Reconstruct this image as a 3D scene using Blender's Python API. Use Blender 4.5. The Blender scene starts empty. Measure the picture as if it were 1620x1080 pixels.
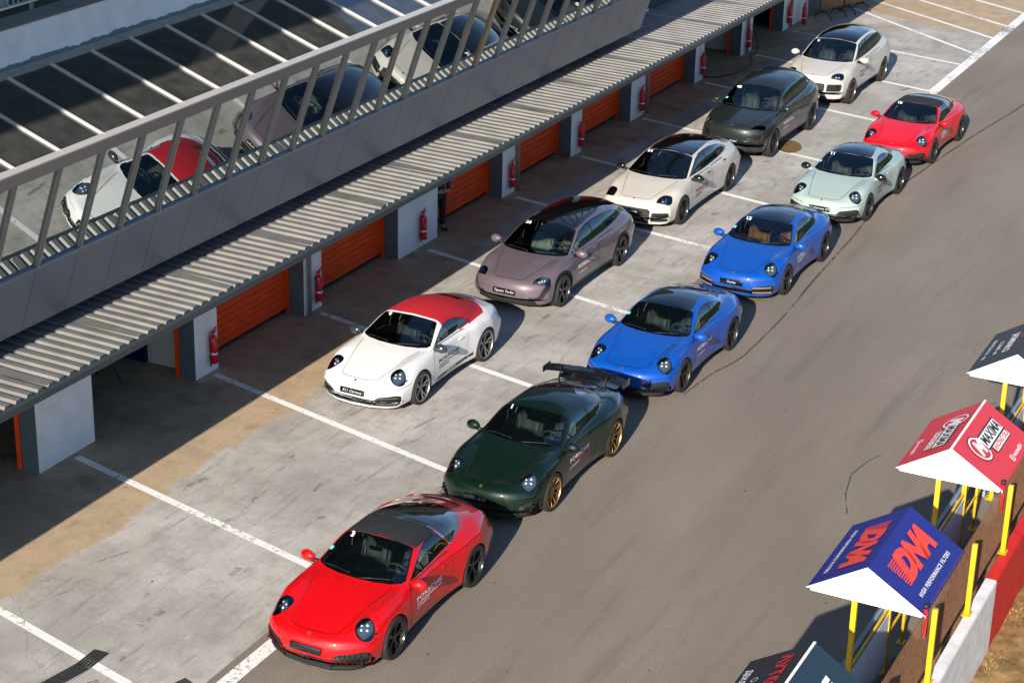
import bpy, bmesh, math, random
import numpy as np
from mathutils import Vector, Matrix
from mathutils.bvhtree import BVHTree
R = math.radians
random.seed(7)
SC = bpy.context.scene
COL = SC.collection
# ---------------------------------------------------------------- helpers
def link(o, parent=None):
    COL.objects.link(o)
    if parent is not None:
        o.parent = parent
    return o

def tag(o, label=None, cat=None, group=None, kind=None):
    if label: o['label'] = label
    if cat: o['category'] = cat
    if group: o['group'] = group
    if kind: o['kind'] = kind
    return o

def empty(name, loc, rz=0.0):
    o = bpy.data.objects.new(name, None)
    o.location = loc
    o.rotation_euler = (0, 0, rz)
    o.empty_display_size = .2
    COL.objects.link(o)
    return o

class MB:
    """collects shapes into one mesh"""
    def __init__(s):
        s.v = []; s.f = []; s.m = []; s.sm = []
    def add(s, vs, fs, mi=0, smooth=False):
        b = len(s.v)
        s.v += [tuple(v) for v in vs]
        for f in fs:
            s.f.append([i + b for i in f]); s.m.append(mi); s.sm.append(smooth)
    def box(s, x0, x1, y0, y1, z0, z1, mi=0, M=None):
        vs = [Vector((x, y, z)) for x in (x0, x1) for y in (y0, y1) for z in (z0, z1)]
        if M is not None: vs = [M @ v for v in vs]
        s.add(vs, [(0,1,3,2),(4,6,7,5),(0,4,5,1),(2,3,7,6),(0,2,6,4),(1,5,7,3)], mi)
    def bbox(s, x0, x1, y0, y1, z0, z1, b=.01, mi=0, M=None):
        """box with chamfered edges"""
        bm = bmesh.new(); bmesh.ops.create_cube(bm, size=1)
        for v in bm.verts:
            v.co = Vector(((x0+x1)/2 + v.co.x*(x1-x0), (y0+y1)/2 + v.co.y*(y1-y0), (z0+z1)/2 + v.co.z*(z1-z0)))
        bmesh.ops.bevel(bm, geom=bm.edges[:], offset=b, segments=2, affect='EDGES', profile=.5)
        s.bm(bm, mi, M, True); bm.free()
    def bm(s, bm, mi=0, M=None, smooth=False):
        bm.verts.index_update()
        s.add([(M @ v.co) if M is not None else v.co.copy() for v in bm.verts], [[v.index for v in f.verts] for f in bm.faces], mi, smooth)
    def bar(s, a, b, w, h, mi=0, up=(0,0,1)):
        """rectangular bar from a to b"""
        a = Vector(a); b = Vector(b); d = (b-a); L = d.length
        if L < 1e-6: return
        d.normalize(); up = Vector(up)
        if abs(d.dot(up)) > .99: up = Vector((0,1,0))
        r = d.cross(up).normalized(); u = r.cross(d)
        vs = []
        for p in (a, b):
            for sx, sz in ((-1,-1),(1,-1),(1,1),(-1,1)):
                vs.append(p + r*sx*w/2 + u*sz*h/2)
        s.add(vs, [(0,1,2,3),(7,6,5,4),(0,4,5,1),(1,5,6,2),(2,6,7,3),(3,7,4,0)], mi)
    def tube(s, pts, r, n=8, mi=0, cap=True, smooth=True):
        pts = [Vector(p) for p in pts]; rs = r if isinstance(r, (list, tuple)) else [r]*len(pts)
        ring = []; prev = None
        for i, p in enumerate(pts):
            d = (pts[min(i+1, len(pts)-1)] - pts[max(i-1, 0)]).normalized()
            if prev is None:
                a = Vector((0,0,1)) if abs(d.z) < .9 else Vector((1,0,0))
                prev = d.cross(a).normalized()
            x = (prev - d*prev.dot(d)).normalized(); y = d.cross(x); prev = x
            ring.append([p + (x*math.cos(2*math.pi*k/n) + y*math.sin(2*math.pi*k/n))*rs[i] for k in range(n)])
        vs = [v for q in ring for v in q]; fs = []
        for i in range(len(pts)-1):
            for k in range(n):
                fs.append((i*n+k, i*n+(k+1) % n, (i+1)*n+(k+1) % n, (i+1)*n+k))
        if cap:
            fs.append(tuple(range(n-1, -1, -1))); fs.append(tuple((len(pts)-1)*n+k for k in range(n)))
        s.add(vs, fs, mi, smooth)
    def lathe(s, prof, n=32, M=None, mi=0, smooth=True, a0=0, a1=2*math.pi):
        """prof list of (r, h) round local X axis; M places it"""
        full = abs(a1-a0-2*math.pi) < 1e-6
        m = n if full else n+1
        vs = []
        for r, h in prof:
            for k in range(m):
                a = a0 + (a1-a0)*k/n
                v = Vector((h, r*math.cos(a), r*math.sin(a)))
                vs.append(M @ v if M is not None else v)
        fs = []
        for i in range(len(prof)-1):
            for k in range(n):
                k2 = (k+1) % m
                fs.append((i*m+k, i*m+k2, (i+1)*m+k2, (i+1)*m+k))
        s.add(vs, fs, mi, smooth)
    def mesh(s, name, mats):
        me = bpy.data.meshes.new(name)
        me.from_pydata([tuple(v) for v in s.v], [], s.f)
        for m in (mats if isinstance(mats, (list, tuple)) else [mats]): me.materials.append(m)
        me.polygons.foreach_set('material_index', s.m)
        me.polygons.foreach_set('use_smooth', s.sm)
        me.update()
        return me
    def build(s, name, mats, parent=None, loc=None, fix=True, sharp=None):
        me = s.mesh(name, mats)
        if fix:
            bm = bmesh.new(); bm.from_mesh(me); bmesh.ops.recalc_face_normals(bm, faces=bm.faces[:]); bm.to_mesh(me); bm.free()
        if sharp is not None:
            me.set_sharp_from_angle(angle=R(sharp))
        o = bpy.data.objects.new(name, me); link(o, parent)
        if loc is not None: o.location = loc
        return o

# ---------------------------------------------------------------- materials
def nt(name):
    m = bpy.data.materials.new(name); m.use_nodes = True
    t = m.node_tree; t.nodes.clear()
    out = t.nodes.new('ShaderNodeOutputMaterial'); b = t.nodes.new('ShaderNodeBsdfPrincipled')
    t.links.new(b.outputs[0], out.inputs[0])
    return m, t, b, out
def N(t, typ, **k):
    n = t.nodes.new(typ)
    for a, v in k.items():
        if a.startswith('i_'):
            n.inputs[a[2:].replace('_', ' ')].default_value = v
        else: setattr(n, a, v)
    return n
def rgb(c): return (c[0], c[1], c[2], 1)
def plain(name, c, rough=.5, metal=0, spec=.5, coat=0, noise=0, nscale=8, bump=0, bscale=60, coatr=.03, emit=None):
    m, t, b, out = nt(name)
    b.inputs['Base Color'].default_value = rgb(c); b.inputs['Roughness'].default_value = rough
    b.inputs['Metallic'].default_value = metal; b.inputs['Specular IOR Level'].default_value = spec
    b.inputs['Coat Weight'].default_value = coat; b.inputs['Coat Roughness'].default_value = coatr
    tc = None
    if noise or bump: tc = N(t, 'ShaderNodeTexCoord')
    if noise:
        n = N(t, 'ShaderNodeTexNoise'); n.inputs['Scale'].default_value = nscale; n.inputs['Detail'].default_value = 6
        t.links.new(tc.outputs['Object'], n.inputs['Vector'])
        mr = N(t, 'ShaderNodeMapRange'); mr.inputs['From Min'].default_value = .3; mr.inputs['From Max'].default_value = .7
        mr.inputs['To Min'].default_value = 1-noise; mr.inputs['To Max'].default_value = 1+noise
        t.links.new(n.outputs[0], mr.inputs[0])
        mx = N(t, 'ShaderNodeVectorMath', operation='SCALE'); mx.inputs[0].default_value = c
        t.links.new(mr.outputs[0], mx.inputs['Scale']); t.links.new(mx.outputs[0], b.inputs['Base Color'])
    if bump:
        n = N(t, 'ShaderNodeTexNoise'); n.inputs['Scale'].default_value = bscale; n.inputs['Detail'].default_value = 4
        t.links.new(tc.outputs['Object'], n.inputs['Vector'])
        bp = N(t, 'ShaderNodeBump'); bp.inputs['Strength'].default_value = bump; bp.inputs['Distance'].default_value = .02
        t.links.new(n.outputs[0], bp.inputs['Height']); t.links.new(bp.outputs[0], b.inputs['Normal'])
    return m
def paint(name, c, metal=0.0, rough=.42):
    """car paint: base under a clear coat, with faint orange peel and dust"""
    m, t, b, out = nt(name)
    b.inputs['Base Color'].default_value = rgb(c)
    b.inputs['Metallic'].default_value = metal
    b.inputs['Roughness'].default_value = rough
    b.inputs['Specular IOR Level'].default_value = .2
    b.inputs['Coat Weight'].default_value = 1; b.inputs['Coat Roughness'].default_value = .025; b.inputs['Coat IOR'].default_value = 1.5
    return m
def glassmat(name, tint, gloss=(1,1,1), ior=1.5, rough=0.0, extra=0.0):
    m, t, b, out = nt(name); t.nodes.remove(b)
    tr = N(t, 'ShaderNodeBsdfTransparent'); tr.inputs[0].default_value = rgb(tint)
    gl = N(t, 'ShaderNodeBsdfGlossy'); gl.inputs[0].default_value = rgb(gloss); gl.inputs['Roughness'].default_value = rough
    fr = N(t, 'ShaderNodeFresnel'); fr.inputs[0].default_value = ior
    ad = N(t, 'ShaderNodeMath', operation='ADD'); ad.inputs[1].default_value = extra; ad.use_clamp = True
    t.links.new(fr.outputs[0], ad.inputs[0])
    mx = N(t, 'ShaderNodeMixShader'); t.links.new(ad.outputs[0], mx.inputs[0]); t.links.new(tr.outputs[0], mx.inputs[1]); t.links.new(gl.outputs[0], mx.inputs[2])
    t.links.new(mx.outputs[0], out.inputs[0])
    return m
def textmesh(s, size=1.0, shear=0.0, bold=0.0, sx=1.0, space=1.0):
    """text as list of verts (x,y) + faces, centred on origin"""
    cu = bpy.data.curves.new('t', 'FONT'); cu.body = s; cu.size = size; cu.shear = shear; cu.offset = bold*size
    cu.align_x = 'CENTER'; cu.align_y = 'CENTER'; cu.resolution_u = 3; cu.space_character = space; cu.space_line = .8
    o = bpy.data.objects.new('t', cu); COL.objects.link(o)
    dg = bpy.context.evaluated_depsgraph_get(); dg.update()
    me = bpy.data.meshes.new_from_object(o.evaluated_get(dg))
    bm = bmesh.new(); bm.from_mesh(me); bmesh.ops.remove_doubles(bm, verts=bm.verts[:], dist=1e-5)
    bmesh.ops.triangulate(bm, faces=bm.faces[:]); bm.verts.index_update()
    V = [(v.co.x*sx, v.co.y) for v in bm.verts]; F = [[v.index for v in f.verts] for f in bm.faces]
    bm.free(); bpy.data.meshes.remove(me); bpy.data.objects.remove(o); bpy.data.curves.remove(cu)
    return V, F
# ---------------------------------------------------------------- car bodies
def pchip(kn):
    kn = sorted(kn); X = np.array([k[0] for k in kn], float); Y = np.array([k[1] for k in kn], float)
    n = len(X)
    if n == 1: return lambda x: np.full_like(np.asarray(x, float), Y[0])
    h = np.diff(X); dl = np.diff(Y)/h; d = np.zeros(n)
    d[0] = dl[0]; d[-1] = dl[-1]
    for i in range(1, n-1):
        if dl[i-1]*dl[i] > 0:
            w1 = 2*h[i]+h[i-1]; w2 = h[i]+2*h[i-1]
            d[i] = (w1+w2)/(w1/dl[i-1]+w2/dl[i])
    def f(x):
        x = np.asarray(x, float); xc = np.clip(x, X[0], X[-1]); i = np.clip(np.searchsorted(X, xc)-1, 0, n-2)
        t = (xc-X[i])/h[i]
        return ((2*t**3-3*t**2+1)*Y[i] + (t**3-2*t**2+t)*h[i]*d[i] + (-2*t**3+3*t**2)*Y[i+1] + (t**3-t**2)*h[i]*d[i+1])
    return f

def smooth_fn(kn, w=.07):
    g = pchip(kn); o = np.linspace(-1, 1, 9); wt = np.exp(-2*o*o); wt /= wt.sum()
    return lambda x: sum(g(np.asarray(x)+w*oo)*ww for oo, ww in zip(o, wt))

def body_grid(S):
    """half body (x>=0) as a grid; S: spec dict"""
    y0, y1 = S['y0'], S['y1']; Rn, Rt = S['Rn'], S['Rt']; p = S.get('p', 2.4)
    th = np.linspace(0.02, math.pi/2, 13)
    front = y0 + Rn*(1-np.cos(th)); back = (y1 - Rt*(1-np.cos(th)))[::-1]
    mid = np.linspace(y0+Rn, y1-Rt, 118)[1:-1]
    ys = np.concatenate([front, mid, back])
    w = S.get('w', .07)
    zc = smooth_fn(S['zc'], w)(ys); xm = smooth_fn(S['xm'], w)(ys); zE = smooth_fn(S['zE'], w)(ys); zf = S.get('zf', .14)
    def pr(key):
        k = S[key]; return smooth_fn([(q[0], q[1]) for q in k], w)(ys), smooth_fn([(q[0], q[2]) for q in k], w)(ys)
    xF, zF = pr('F'); xG, zG = pr('G'); xI, zI = pr('I'); bl = smooth_fn(S.get('bulge', [(0, .0)]), w)(ys); o = np.ones_like(ys)
    st = S.get('sill', .10)
    rows = [np.stack(q, -1) for q in (
        (0*o, zf*o), (xm-st, zf*o), (xm-.035, (zf+.10)*o), (xm-.008, zf+(zE-zf)*.55), (xm, zE), (xF, zF), (xG, zG),
        ((xG+xI)/2+bl, (zG+zI)/2+bl*.5), (xI, zI), (xI*.55, zc-(zc-zI)*.24), (0*o, zc))]
    P = np.stack(rows, 1)            # ny, 11, 2
    # centripetal catmull-rom across the section
    nseg = S.get('nseg', [2, 3, 4, 4, 5, 5, 5, 5, 5, 4]); outs = []
    for k in range(10):
        a = P[:, k-1] if k > 0 else P[:, 0]*[-1, 1] + [0, 0] - np.array([0.3, 0])
        b = P[:, k]; c = P[:, k+1]
        d = P[:, k+2] if k < 9 else np.stack([-P[:, 9, 0], P[:, 9, 1]], -1)
        def tt(u, v): return np.maximum(np.sqrt(np.linalg.norm(v-u, axis=-1)), 1e-3)
        t1 = tt(a, b); t2 = t1 + tt(b, c); t3 = t2 + tt(c, d); t0 = np.zeros_like(t1)
        for q in range(nseg[k] + (1 if k == 9 else 0)):
            t = t1 + (t2-t1)*q/nseg[k]
            def L(A, B, ta, tb): return A*((tb-t)/(tb-ta))[:, None] + B*((t-ta)/(tb-ta))[:, None]
            A1 = L(a, b, t0, t1); A2 = L(b, c, t1, t2); A3 = L(c, d, t2, t3)
            B1 = L(A1, A2, t0, t2); B2 = L(A2, A3, t1, t3)
            outs.append(L(B1, B2, t1, t2))
    G = np.stack(outs, 1)            # ny, nv, 2
    # light smoothing across v
    for _ in range(S.get('vs', 2)):
        G[:, 1:-1] = .5*G[:, 1:-1] + .25*(G[:, 2:]+G[:, :-2])
    x = np.maximum(G[..., 0], 0); z = G[..., 1]; x[:, 0] = 0; x[:, -1] = 0
    dn = np.clip((ys-y0)/Rn, 0, 1); dt = np.clip((y1-ys)/Rt, 0, 1)
    cn = (1-(1-dn)**p)**(1/p); ct = (1-(1-dt)**p)**(1/p)
    z = S['zn'] + (z-S['zn'])*cn[:, None]; z = S['zt'] + (z-S['zt'])*ct[:, None]
    bn = smooth_fn([(y0, S['bow']), (y0+S['bowl'], 0)], .1)(ys); bt = smooth_fn([(y1-S['bowl'], 0), (y1, S['bowt'])], .1)(ys)
    W = S['W']
    Y = ys[:, None] + bn[:, None]*(x/W)**S.get('bowp', 2.6) - bt[:, None]*(x/W)**2.4
    return x, Y, z

def poly_round(pts, r=.03, n=3):
    """round the corners of a closed convex outline"""
    out = []; m = len(pts)
    for i in range(m):
        a = np.array(pts[i-1], float); b = np.array(pts[i], float); c = np.array(pts[(i+1) % m], float)
        u = a-b; v = c-b; lu = np.linalg.norm(u); lv = np.linalg.norm(v)
        ru = min(r, lu*.45); rv = min(r, lv*.45)
        p = b+u/lu*ru; q = b+v/lv*rv
        for k in range(n+1):
            t = k/n; out.append(tuple((1-t)**2*p + 2*t*(1-t)*b + t*t*q))
    return out
def ell(cx, cy, a, b, rot=0, n=20):
    c, s = math.cos(rot), math.sin(rot)
    return [(cx + a*math.cos(t)*c - b*math.sin(t)*s, cy + a*math.cos(t)*s + b*math.sin(t)*c) for t in [2*math.pi*k/n for k in range(n)]]
def offset_poly(pts, d):
    """shrink a convex outline by d"""
    P = np.array(pts, float); c = P.mean(0); m = len(P)
    area = sum(P[i][0]*P[(i+1) % m][1]-P[(i+1) % m][0]*P[i][1] for i in range(m))
    sgn = 1 if area > 0 else -1; out = []
    for i in range(m):
        a = P[i]-P[i-1]; b = P[(i+1) % m]-P[i]
        na = np.array([-a[1], a[0]])*sgn; nb = np.array([-b[1], b[0]])*sgn
        na /= max(np.linalg.norm(na), 1e-9); nb /= max(np.linalg.norm(nb), 1e-9); h = na+nb; h /= max(np.linalg.norm(h), 1e-9)
        out.append(tuple(P[i]+h*d/max(h@na, .5)))
    return out

AX = {'top': (Vector((1,0,0)), Vector((0,1,0)), Vector((0,0,1))),
      'side': (Vector((0,1,0)), Vector((0,0,1)), Vector((1,0,0))),
      'front': (Vector((1,0,0)), Vector((0,0,1)), Vector((0,-1,0))),
      'rear': (Vector((1,0,0)), Vector((0,0,1)), Vector((0,1,0)))}
def frame(d):
    """projection frame looking along direction d (outward); e1 roughly x, e2 roughly up/back"""
    d = Vector(d).normalized(); e1 = Vector((0,0,1)).cross(d).normalized()*-1
    if e1.x < 0: e1 = -e1
    e2 = d.cross(e1)
    if e2.z < 0: e2 = -e2
    return e1, e2, d

class Cutter:
    def __init__(s, S):
        x, Y, z = body_grid(S); ny, nv = x.shape
        s.bm = bmesh.new(); s.lay = s.bm.faces.layers.int.new('reg')
        vs = [[s.bm.verts.new((x[i, j], Y[i, j], z[i, j])) for j in range(nv)] for i in range(ny)]
        for i in range(ny-1):
            for j in range(nv-1):
                s.bm.faces.new((vs[i][j], vs[i][j+1], vs[i+1][j+1], vs[i+1][j]))
        s.bm.faces.new(vs[0]); s.bm.faces.new(vs[-1][::-1])
        s.bm.normal_update()
        # orientation: make normals point outward (roof up)
        f = max(s.bm.faces, key=lambda f: f.calc_center_median().z)
        if f.normal.z < 0:
            bmesh.ops.reverse_faces(s.bm, faces=s.bm.faces[:])
        s.bm.normal_update(); s.names = {0: 'body'}; s.n = 1
        full = []
        for f in s.bm.faces:
            full.append([v.co.copy() for v in f.verts])
        V = []; F = []
        for q in full:
            b = len(V); V += q; F.append(tuple(range(b, b+len(q))))
            b = len(V); V += [Vector((-v.x, v.y, v.z)) for v in q][::-1]; F.append(tuple(range(b, b+len(q))))
        s.bvh = BVHTree.FromPolygons(V, F)
    def reg(s, name):
        for k, v in s.names.items():
            if v == name: return k
        s.names[s.n] = name; s.n += 1; return s.n-1
    def cut(s, pts, proj, name, pred=None, only=None, o=(0,0,0)):
        e1, e2, d = AX[proj] if isinstance(proj, str) else frame(proj)
        o = Vector(o); P = [Vector(p[:2]) for p in pts]; m = len(P)
        area = sum(P[i].x*P[(i+1) % m].y-P[(i+1) % m].x*P[i].y for i in range(m))
        if area < 0: P = P[::-1]
        xs = [p.x for p in P]; ys = [p.y for p in P]; bb = (min(xs), max(xs), min(ys), max(ys))
        onlyid = None if only is None else [s.reg(n) for n in only]
        S = []
        for f in s.bm.faces:
            if f.normal.dot(d) < .02 and pred != 'all': continue
            if onlyid is not None and f[s.lay] not in onlyid: continue
            if pred and pred != 'all' and not pred(f.calc_center_median()): continue
            u = [(v.co-o).dot(e1) for v in f.verts]; w = [(v.co-o).dot(e2) for v in f.verts]
            if max(u) < bb[0] or min(u) > bb[1] or max(w) < bb[2] or min(w) > bb[3]: continue
            S.append(f)
        for i in range(m):
            a = P[i]; b = P[(i+1) % m]; t = b-a
            if t.length < 1e-5: continue
            nrm2 = Vector((-t.y, t.x)).normalized()       # inward
            co = o + e1*a.x + e2*a.y; no = (e1*nrm2.x + e2*nrm2.y).normalized()
            geom = set(S)
            for f in S:
                geom.update(f.edges); geom.update(f.verts)
            r = bmesh.ops.bisect_plane(s.bm, geom=list(geom), dist=1e-5, plane_co=co, plane_no=no)
            S = [g for g in r['geom'] if isinstance(g, bmesh.types.BMFace) and g.is_valid and (g.calc_center_median()-co).dot(no) > 0]
        k = s.reg(name)
        for f in S: f[s.lay] = k
        return S
    def ring(s, pts, proj, w, ringname, inname, **k):
        s.cut(pts, proj, ringname, **k)
        k = dict(k); k['only'] = [ringname]
        s.cut(offset_poly(pts, w), proj, inname, **k)
    def finish(s):
        """returns dict name -> (verts, faces, normals) of the half body"""
        bm = s.bm
        bmesh.ops.remove_doubles(bm, verts=[v for v in bm.verts], dist=2e-6)
        bm.normal_update(); bm.verts.index_update()
        NRM = []
        for v in bm.verts:
            n = v.normal.copy()
            if abs(v.co.x) < 1e-5: n.x = 0
            NRM.append(n.normalized() if n.length > 0 else Vector((0,0,1)))
        parts = {}
        for f in bm.faces:
            parts.setdefault(s.names[f[s.lay]], []).append([v.index for v in f.verts])
        VV = [v.co.copy() for v in bm.verts]; out = {}
        for nme, fs in parts.items():
            used = sorted({i for f in fs for i in f}); mp = {u: k for k, u in enumerate(used)}
            out[nme] = ([VV[u] for u in used], [[mp[i] for i in f] for f in fs], [NRM[u] for u in used])
        # inner lining for the cabin
        bm.free()
        return out

def boundary(fs):
    e = {}
    for f in fs:
        for a, b in zip(f, f[1:]+f[:1]):
            k = (min(a, b), max(a, b)); e[k] = (e.get(k, [0, None])[0]+1, (a, b))
    return [v[1] for k, v in e.items() if v[0] == 1]

def part_mesh(name, parts, mat, off=0.0, side=0, lip=0.0, lipdir=None):
    """mesh from half parts; side: 0 both halves, 1 left (+x), -1 right. off: push inward. lip: extrude the rim inward"""
    V = []; F = []; NN = []
    sides = (1, -1) if side == 0 else (side,)
    for (vs, fs, ns) in parts:
        for s in sides:
            b = len(V)
            W = [v - n*off for v, n in zip(vs, ns)]
            V += [Vector((v.x*s, v.y, v.z)) for v in W]; NN += [Vector((n.x*s, n.y, n.z)) for n in ns]
            for f in fs: F.append([i+b for i in (f if s > 0 else f[::-1])])
            if lip:
                be = boundary(fs); mp = {}
                for a, c in be:
                    if abs(vs[a].x) < 1e-4 and abs(vs[c].x) < 1e-4: continue
                    for q in (a, c):
                        if q not in mp:
                            mp[q] = len(V); n = ns[q]; dd = n if lipdir is None else Vector(lipdir)
                            p = W[q] - dd*lip; V.append(Vector((p.x*s, p.y, p.z)))
                            NN.append(Vector((n.x*s, n.y, n.z)))
                    q = [c+b, a+b, mp[a], mp[c]]
                    F.append(q if s > 0 else q[::-1])
    me = bpy.data.meshes.new(name); me.from_pydata([tuple(v) for v in V], [], F)
    me.polygons.foreach_set('use_smooth', [True]*len(F)); me.materials.append(mat); me.update()
    me.normals_split_custom_set_from_vertices([tuple(n) for n in NN])
    return me
# ---------------------------------------------------------------- body shapes (metres; y runs rearwards from the front axle)
SPORT = dict(y0=-1.01, y1=3.53, Rn=.13, Rt=.26, zn=.27, zt=.60, p=3.2, bow=.40, bowl=.85, bowt=.34, W=.90, zf=.13,
    zc=[(-1.01,.58),(-.93,.62),(-.82,.65),(-.6,.705),(-.3,.768),(0,.83),(.25,.875),(.40,.898),(.6,.985),(.8,1.085),(1.0,1.175),(1.15,1.232),(1.35,1.275),(1.6,1.297),(1.8,1.298),(2.0,1.284),(2.3,1.237),(2.6,1.165),(2.9,1.075),(3.15,.998),(3.3,.955),(3.42,.91),(3.53,.82)],
    xm=[(-1.01,.865),(-.6,.90),(-.3,.918),(0,.925),(.4,.910),(.9,.880),(1.4,.872),(1.8,.895),(2.2,.94),(2.6,.942),(3.1,.89),(3.53,.80)],
    zE=[(-1.01,.46),(-.4,.55),(0,.60),(1,.56),(1.6,.58),(2.4,.66),(3.0,.64),(3.53,.6)],
    F=[(-1.01,.82,.53),(-.8,.83,.595),(-.6,.835,.70),(-.4,.84,.77),(-.2,.843,.808),(0,.845,.828),(.3,.845,.842),(.6,.842,.85),(1.0,.838,.848),(1.4,.835,.852),(1.8,.862,.872),(2.2,.895,.900),(2.55,.895,.895),(2.9,.85,.87),(3.2,.79,.83),(3.53,.70,.74)],
    G=[(-1.01,.70,.555),(-.8,.70,.65),(-.6,.705,.768),(-.4,.71,.83),(-.2,.715,.858),(0,.72,.875),(.3,.742,.886),(.55,.77,.892),(.8,.785,.90),(1.5,.772,.912),(2.0,.76,.938),(2.4,.725,.958),(2.8,.695,.958),(3.1,.66,.935),(3.3,.64,.905),(3.53,.60,.78)],
    I=[(-1.01,.42,.58),(-.8,.44,.652),(-.6,.46,.70),(-.3,.48,.768),(0,.50,.832),(.25,.57,.873),(.42,.665,.894),(.52,.715,.905),(.6,.735,.935),(.7,.705,.99),(.85,.66,1.08),(1.0,.615,1.165),(1.1,.588,1.205),(1.3,.552,1.232),(1.6,.532,1.243),(1.9,.525,1.232),(2.2,.508,1.187),(2.5,.485,1.118),(2.8,.47,1.04),(3.1,.46,.965),(3.3,.46,.925),(3.53,.45,.79)],
    bulge=[(.4,0),(.8,.012),(1.4,.03),(2.0,.03),(2.6,.0)])
# long low wagon-like car with a black glass roof
TOURER = dict(y0=-.94, y1=4.06, Rn=.15, Rt=.22, zn=.34, p=3.1, zt=.70, bow=.40, bowl=.9, bowt=.24, W=.93, zf=.19,
    zc=[(-.94,.64),(-.85,.70),(-.75,.735),(-.5,.80),(-.2,.865),(.1,.92),(.30,.95),(.45,.99),(.7,1.115),(.95,1.235),(1.2,1.33),(1.4,1.375),(1.7,1.415),(2.1,1.43),(2.5,1.422),(2.9,1.395),(3.3,1.345),(3.55,1.295),(3.75,1.18),(3.9,1.06),(4.06,.98)],
    xm=[(-.94,.88),(-.5,.94),(-.2,.965),(0,.975),(.5,.96),(1.2,.945),(1.8,.945),(2.4,.97),(2.9,.985),(3.3,.975),(3.7,.94),(4.06,.86)],
    zE=[(-.94,.48),(-.4,.58),(0,.64),(1,.60),(2,.62),(2.9,.70),(3.5,.70),(4.06,.72)],
    F=[(-.94,.80,.585),(-.75,.82,.65),(-.5,.84,.74),(-.25,.855,.81),(0,.865,.86),(.3,.865,.885),(.7,.875,.905),(1.2,.88,.915),(2.0,.885,.93),(2.5,.895,.945),(2.9,.90,.955),(3.3,.88,.955),(3.7,.83,.95),(4.06,.76,.90)],
    G=[(-.94,.67,.62),(-.75,.685,.70),(-.5,.70,.80),(-.25,.715,.875),(0,.73,.915),(.3,.765,.94),(.55,.80,.952),(.9,.825,.96),(1.5,.83,.975),(2.2,.82,.99),(2.8,.79,1.01),(3.2,.755,1.03),(3.5,.72,1.03),(3.8,.69,1.0),(4.06,.66,.93)],
    I=[(-.94,.42,.64),(-.75,.43,.73),(-.5,.45,.797),(-.2,.47,.86),(.1,.52,.917),(.3,.64,.948),(.42,.73,.958),(.52,.775,.975),(.65,.755,1.045),(.85,.715,1.14),(1.05,.67,1.235),(1.2,.642,1.285),(1.5,.615,1.33),(1.9,.602,1.355),(2.4,.60,1.35),(2.9,.59,1.315),(3.3,.575,1.26),(3.55,.565,1.205),(3.75,.56,1.12),(3.9,.56,1.04),(4.06,.55,.95)],
    bulge=[(.4,0),(.8,.012),(1.4,.025),(2.6,.025),(3.3,.01),(3.6,0)])
# long four-door saloon with a sloping tail
SALOON = dict(y0=-.98, y1=4.13, Rn=.14, Rt=.24, zn=.33, p=3.1, zt=.70, bow=.38, bowl=.9, bowt=.26, W=.92, zf=.15,
    zc=[(-.98,.65),(-.9,.71),(-.8,.745),(-.5,.81),(-.2,.87),(.1,.93),(.32,.965),(.5,1.02),(.75,1.13),(1.0,1.24),(1.25,1.33),(1.5,1.385),(1.8,1.415),(2.15,1.425),(2.5,1.41),(2.9,1.36),(3.25,1.285),(3.55,1.20),(3.8,1.12),(3.95,1.08),(4.13,1.0)],
    xm=[(-.98,.87),(-.5,.925),(-.2,.95),(0,.96),(.5,.95),(1.2,.935),(1.8,.935),(2.4,.96),(2.9,.975),(3.3,.965),(3.7,.93),(4.13,.86)],
    zE=[(-.98,.50),(-.4,.60),(0,.65),(1,.60),(2,.62),(2.9,.70),(3.5,.70),(4.13,.72)],
    F=[(-.98,.80,.60),(-.75,.81,.68),(-.5,.83,.76),(-.25,.845,.82),(0,.855,.86),(.3,.86,.885),(.7,.865,.905),(1.2,.87,.915),(2.0,.875,.93),(2.5,.885,.945),(2.9,.89,.955),(3.3,.87,.95),(3.7,.83,.93),(4.13,.76,.87)],
    G=[(-.98,.66,.64),(-.75,.68,.73),(-.5,.70,.815),(-.25,.715,.87),(0,.73,.905),(.3,.765,.935),(.55,.79,.948),(.9,.81,.955),(1.5,.815,.97),(2.2,.805,.985),(2.8,.77,1.01),(3.2,.73,1.03),(3.5,.71,1.03),(3.8,.69,1.01),(4.13,.65,.93)],
    I=[(-.98,.42,.65),(-.75,.44,.745),(-.5,.46,.805),(-.2,.48,.865),(.1,.53,.925),(.32,.64,.955),(.45,.72,.965),(.56,.765,.985),(.7,.74,1.05),(.9,.70,1.145),(1.1,.66,1.235),(1.25,.635,1.28),(1.5,.605,1.325),(1.9,.59,1.35),(2.3,.585,1.345),(2.7,.57,1.305),(3.1,.55,1.235),(3.45,.54,1.15),(3.75,.54,1.08),(3.95,.54,1.045),(4.13,.54,.96)],
    bulge=[(.4,0),(.8,.012),(1.4,.03),(2.5,.03),(3.2,.01),(3.6,0)])
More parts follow.
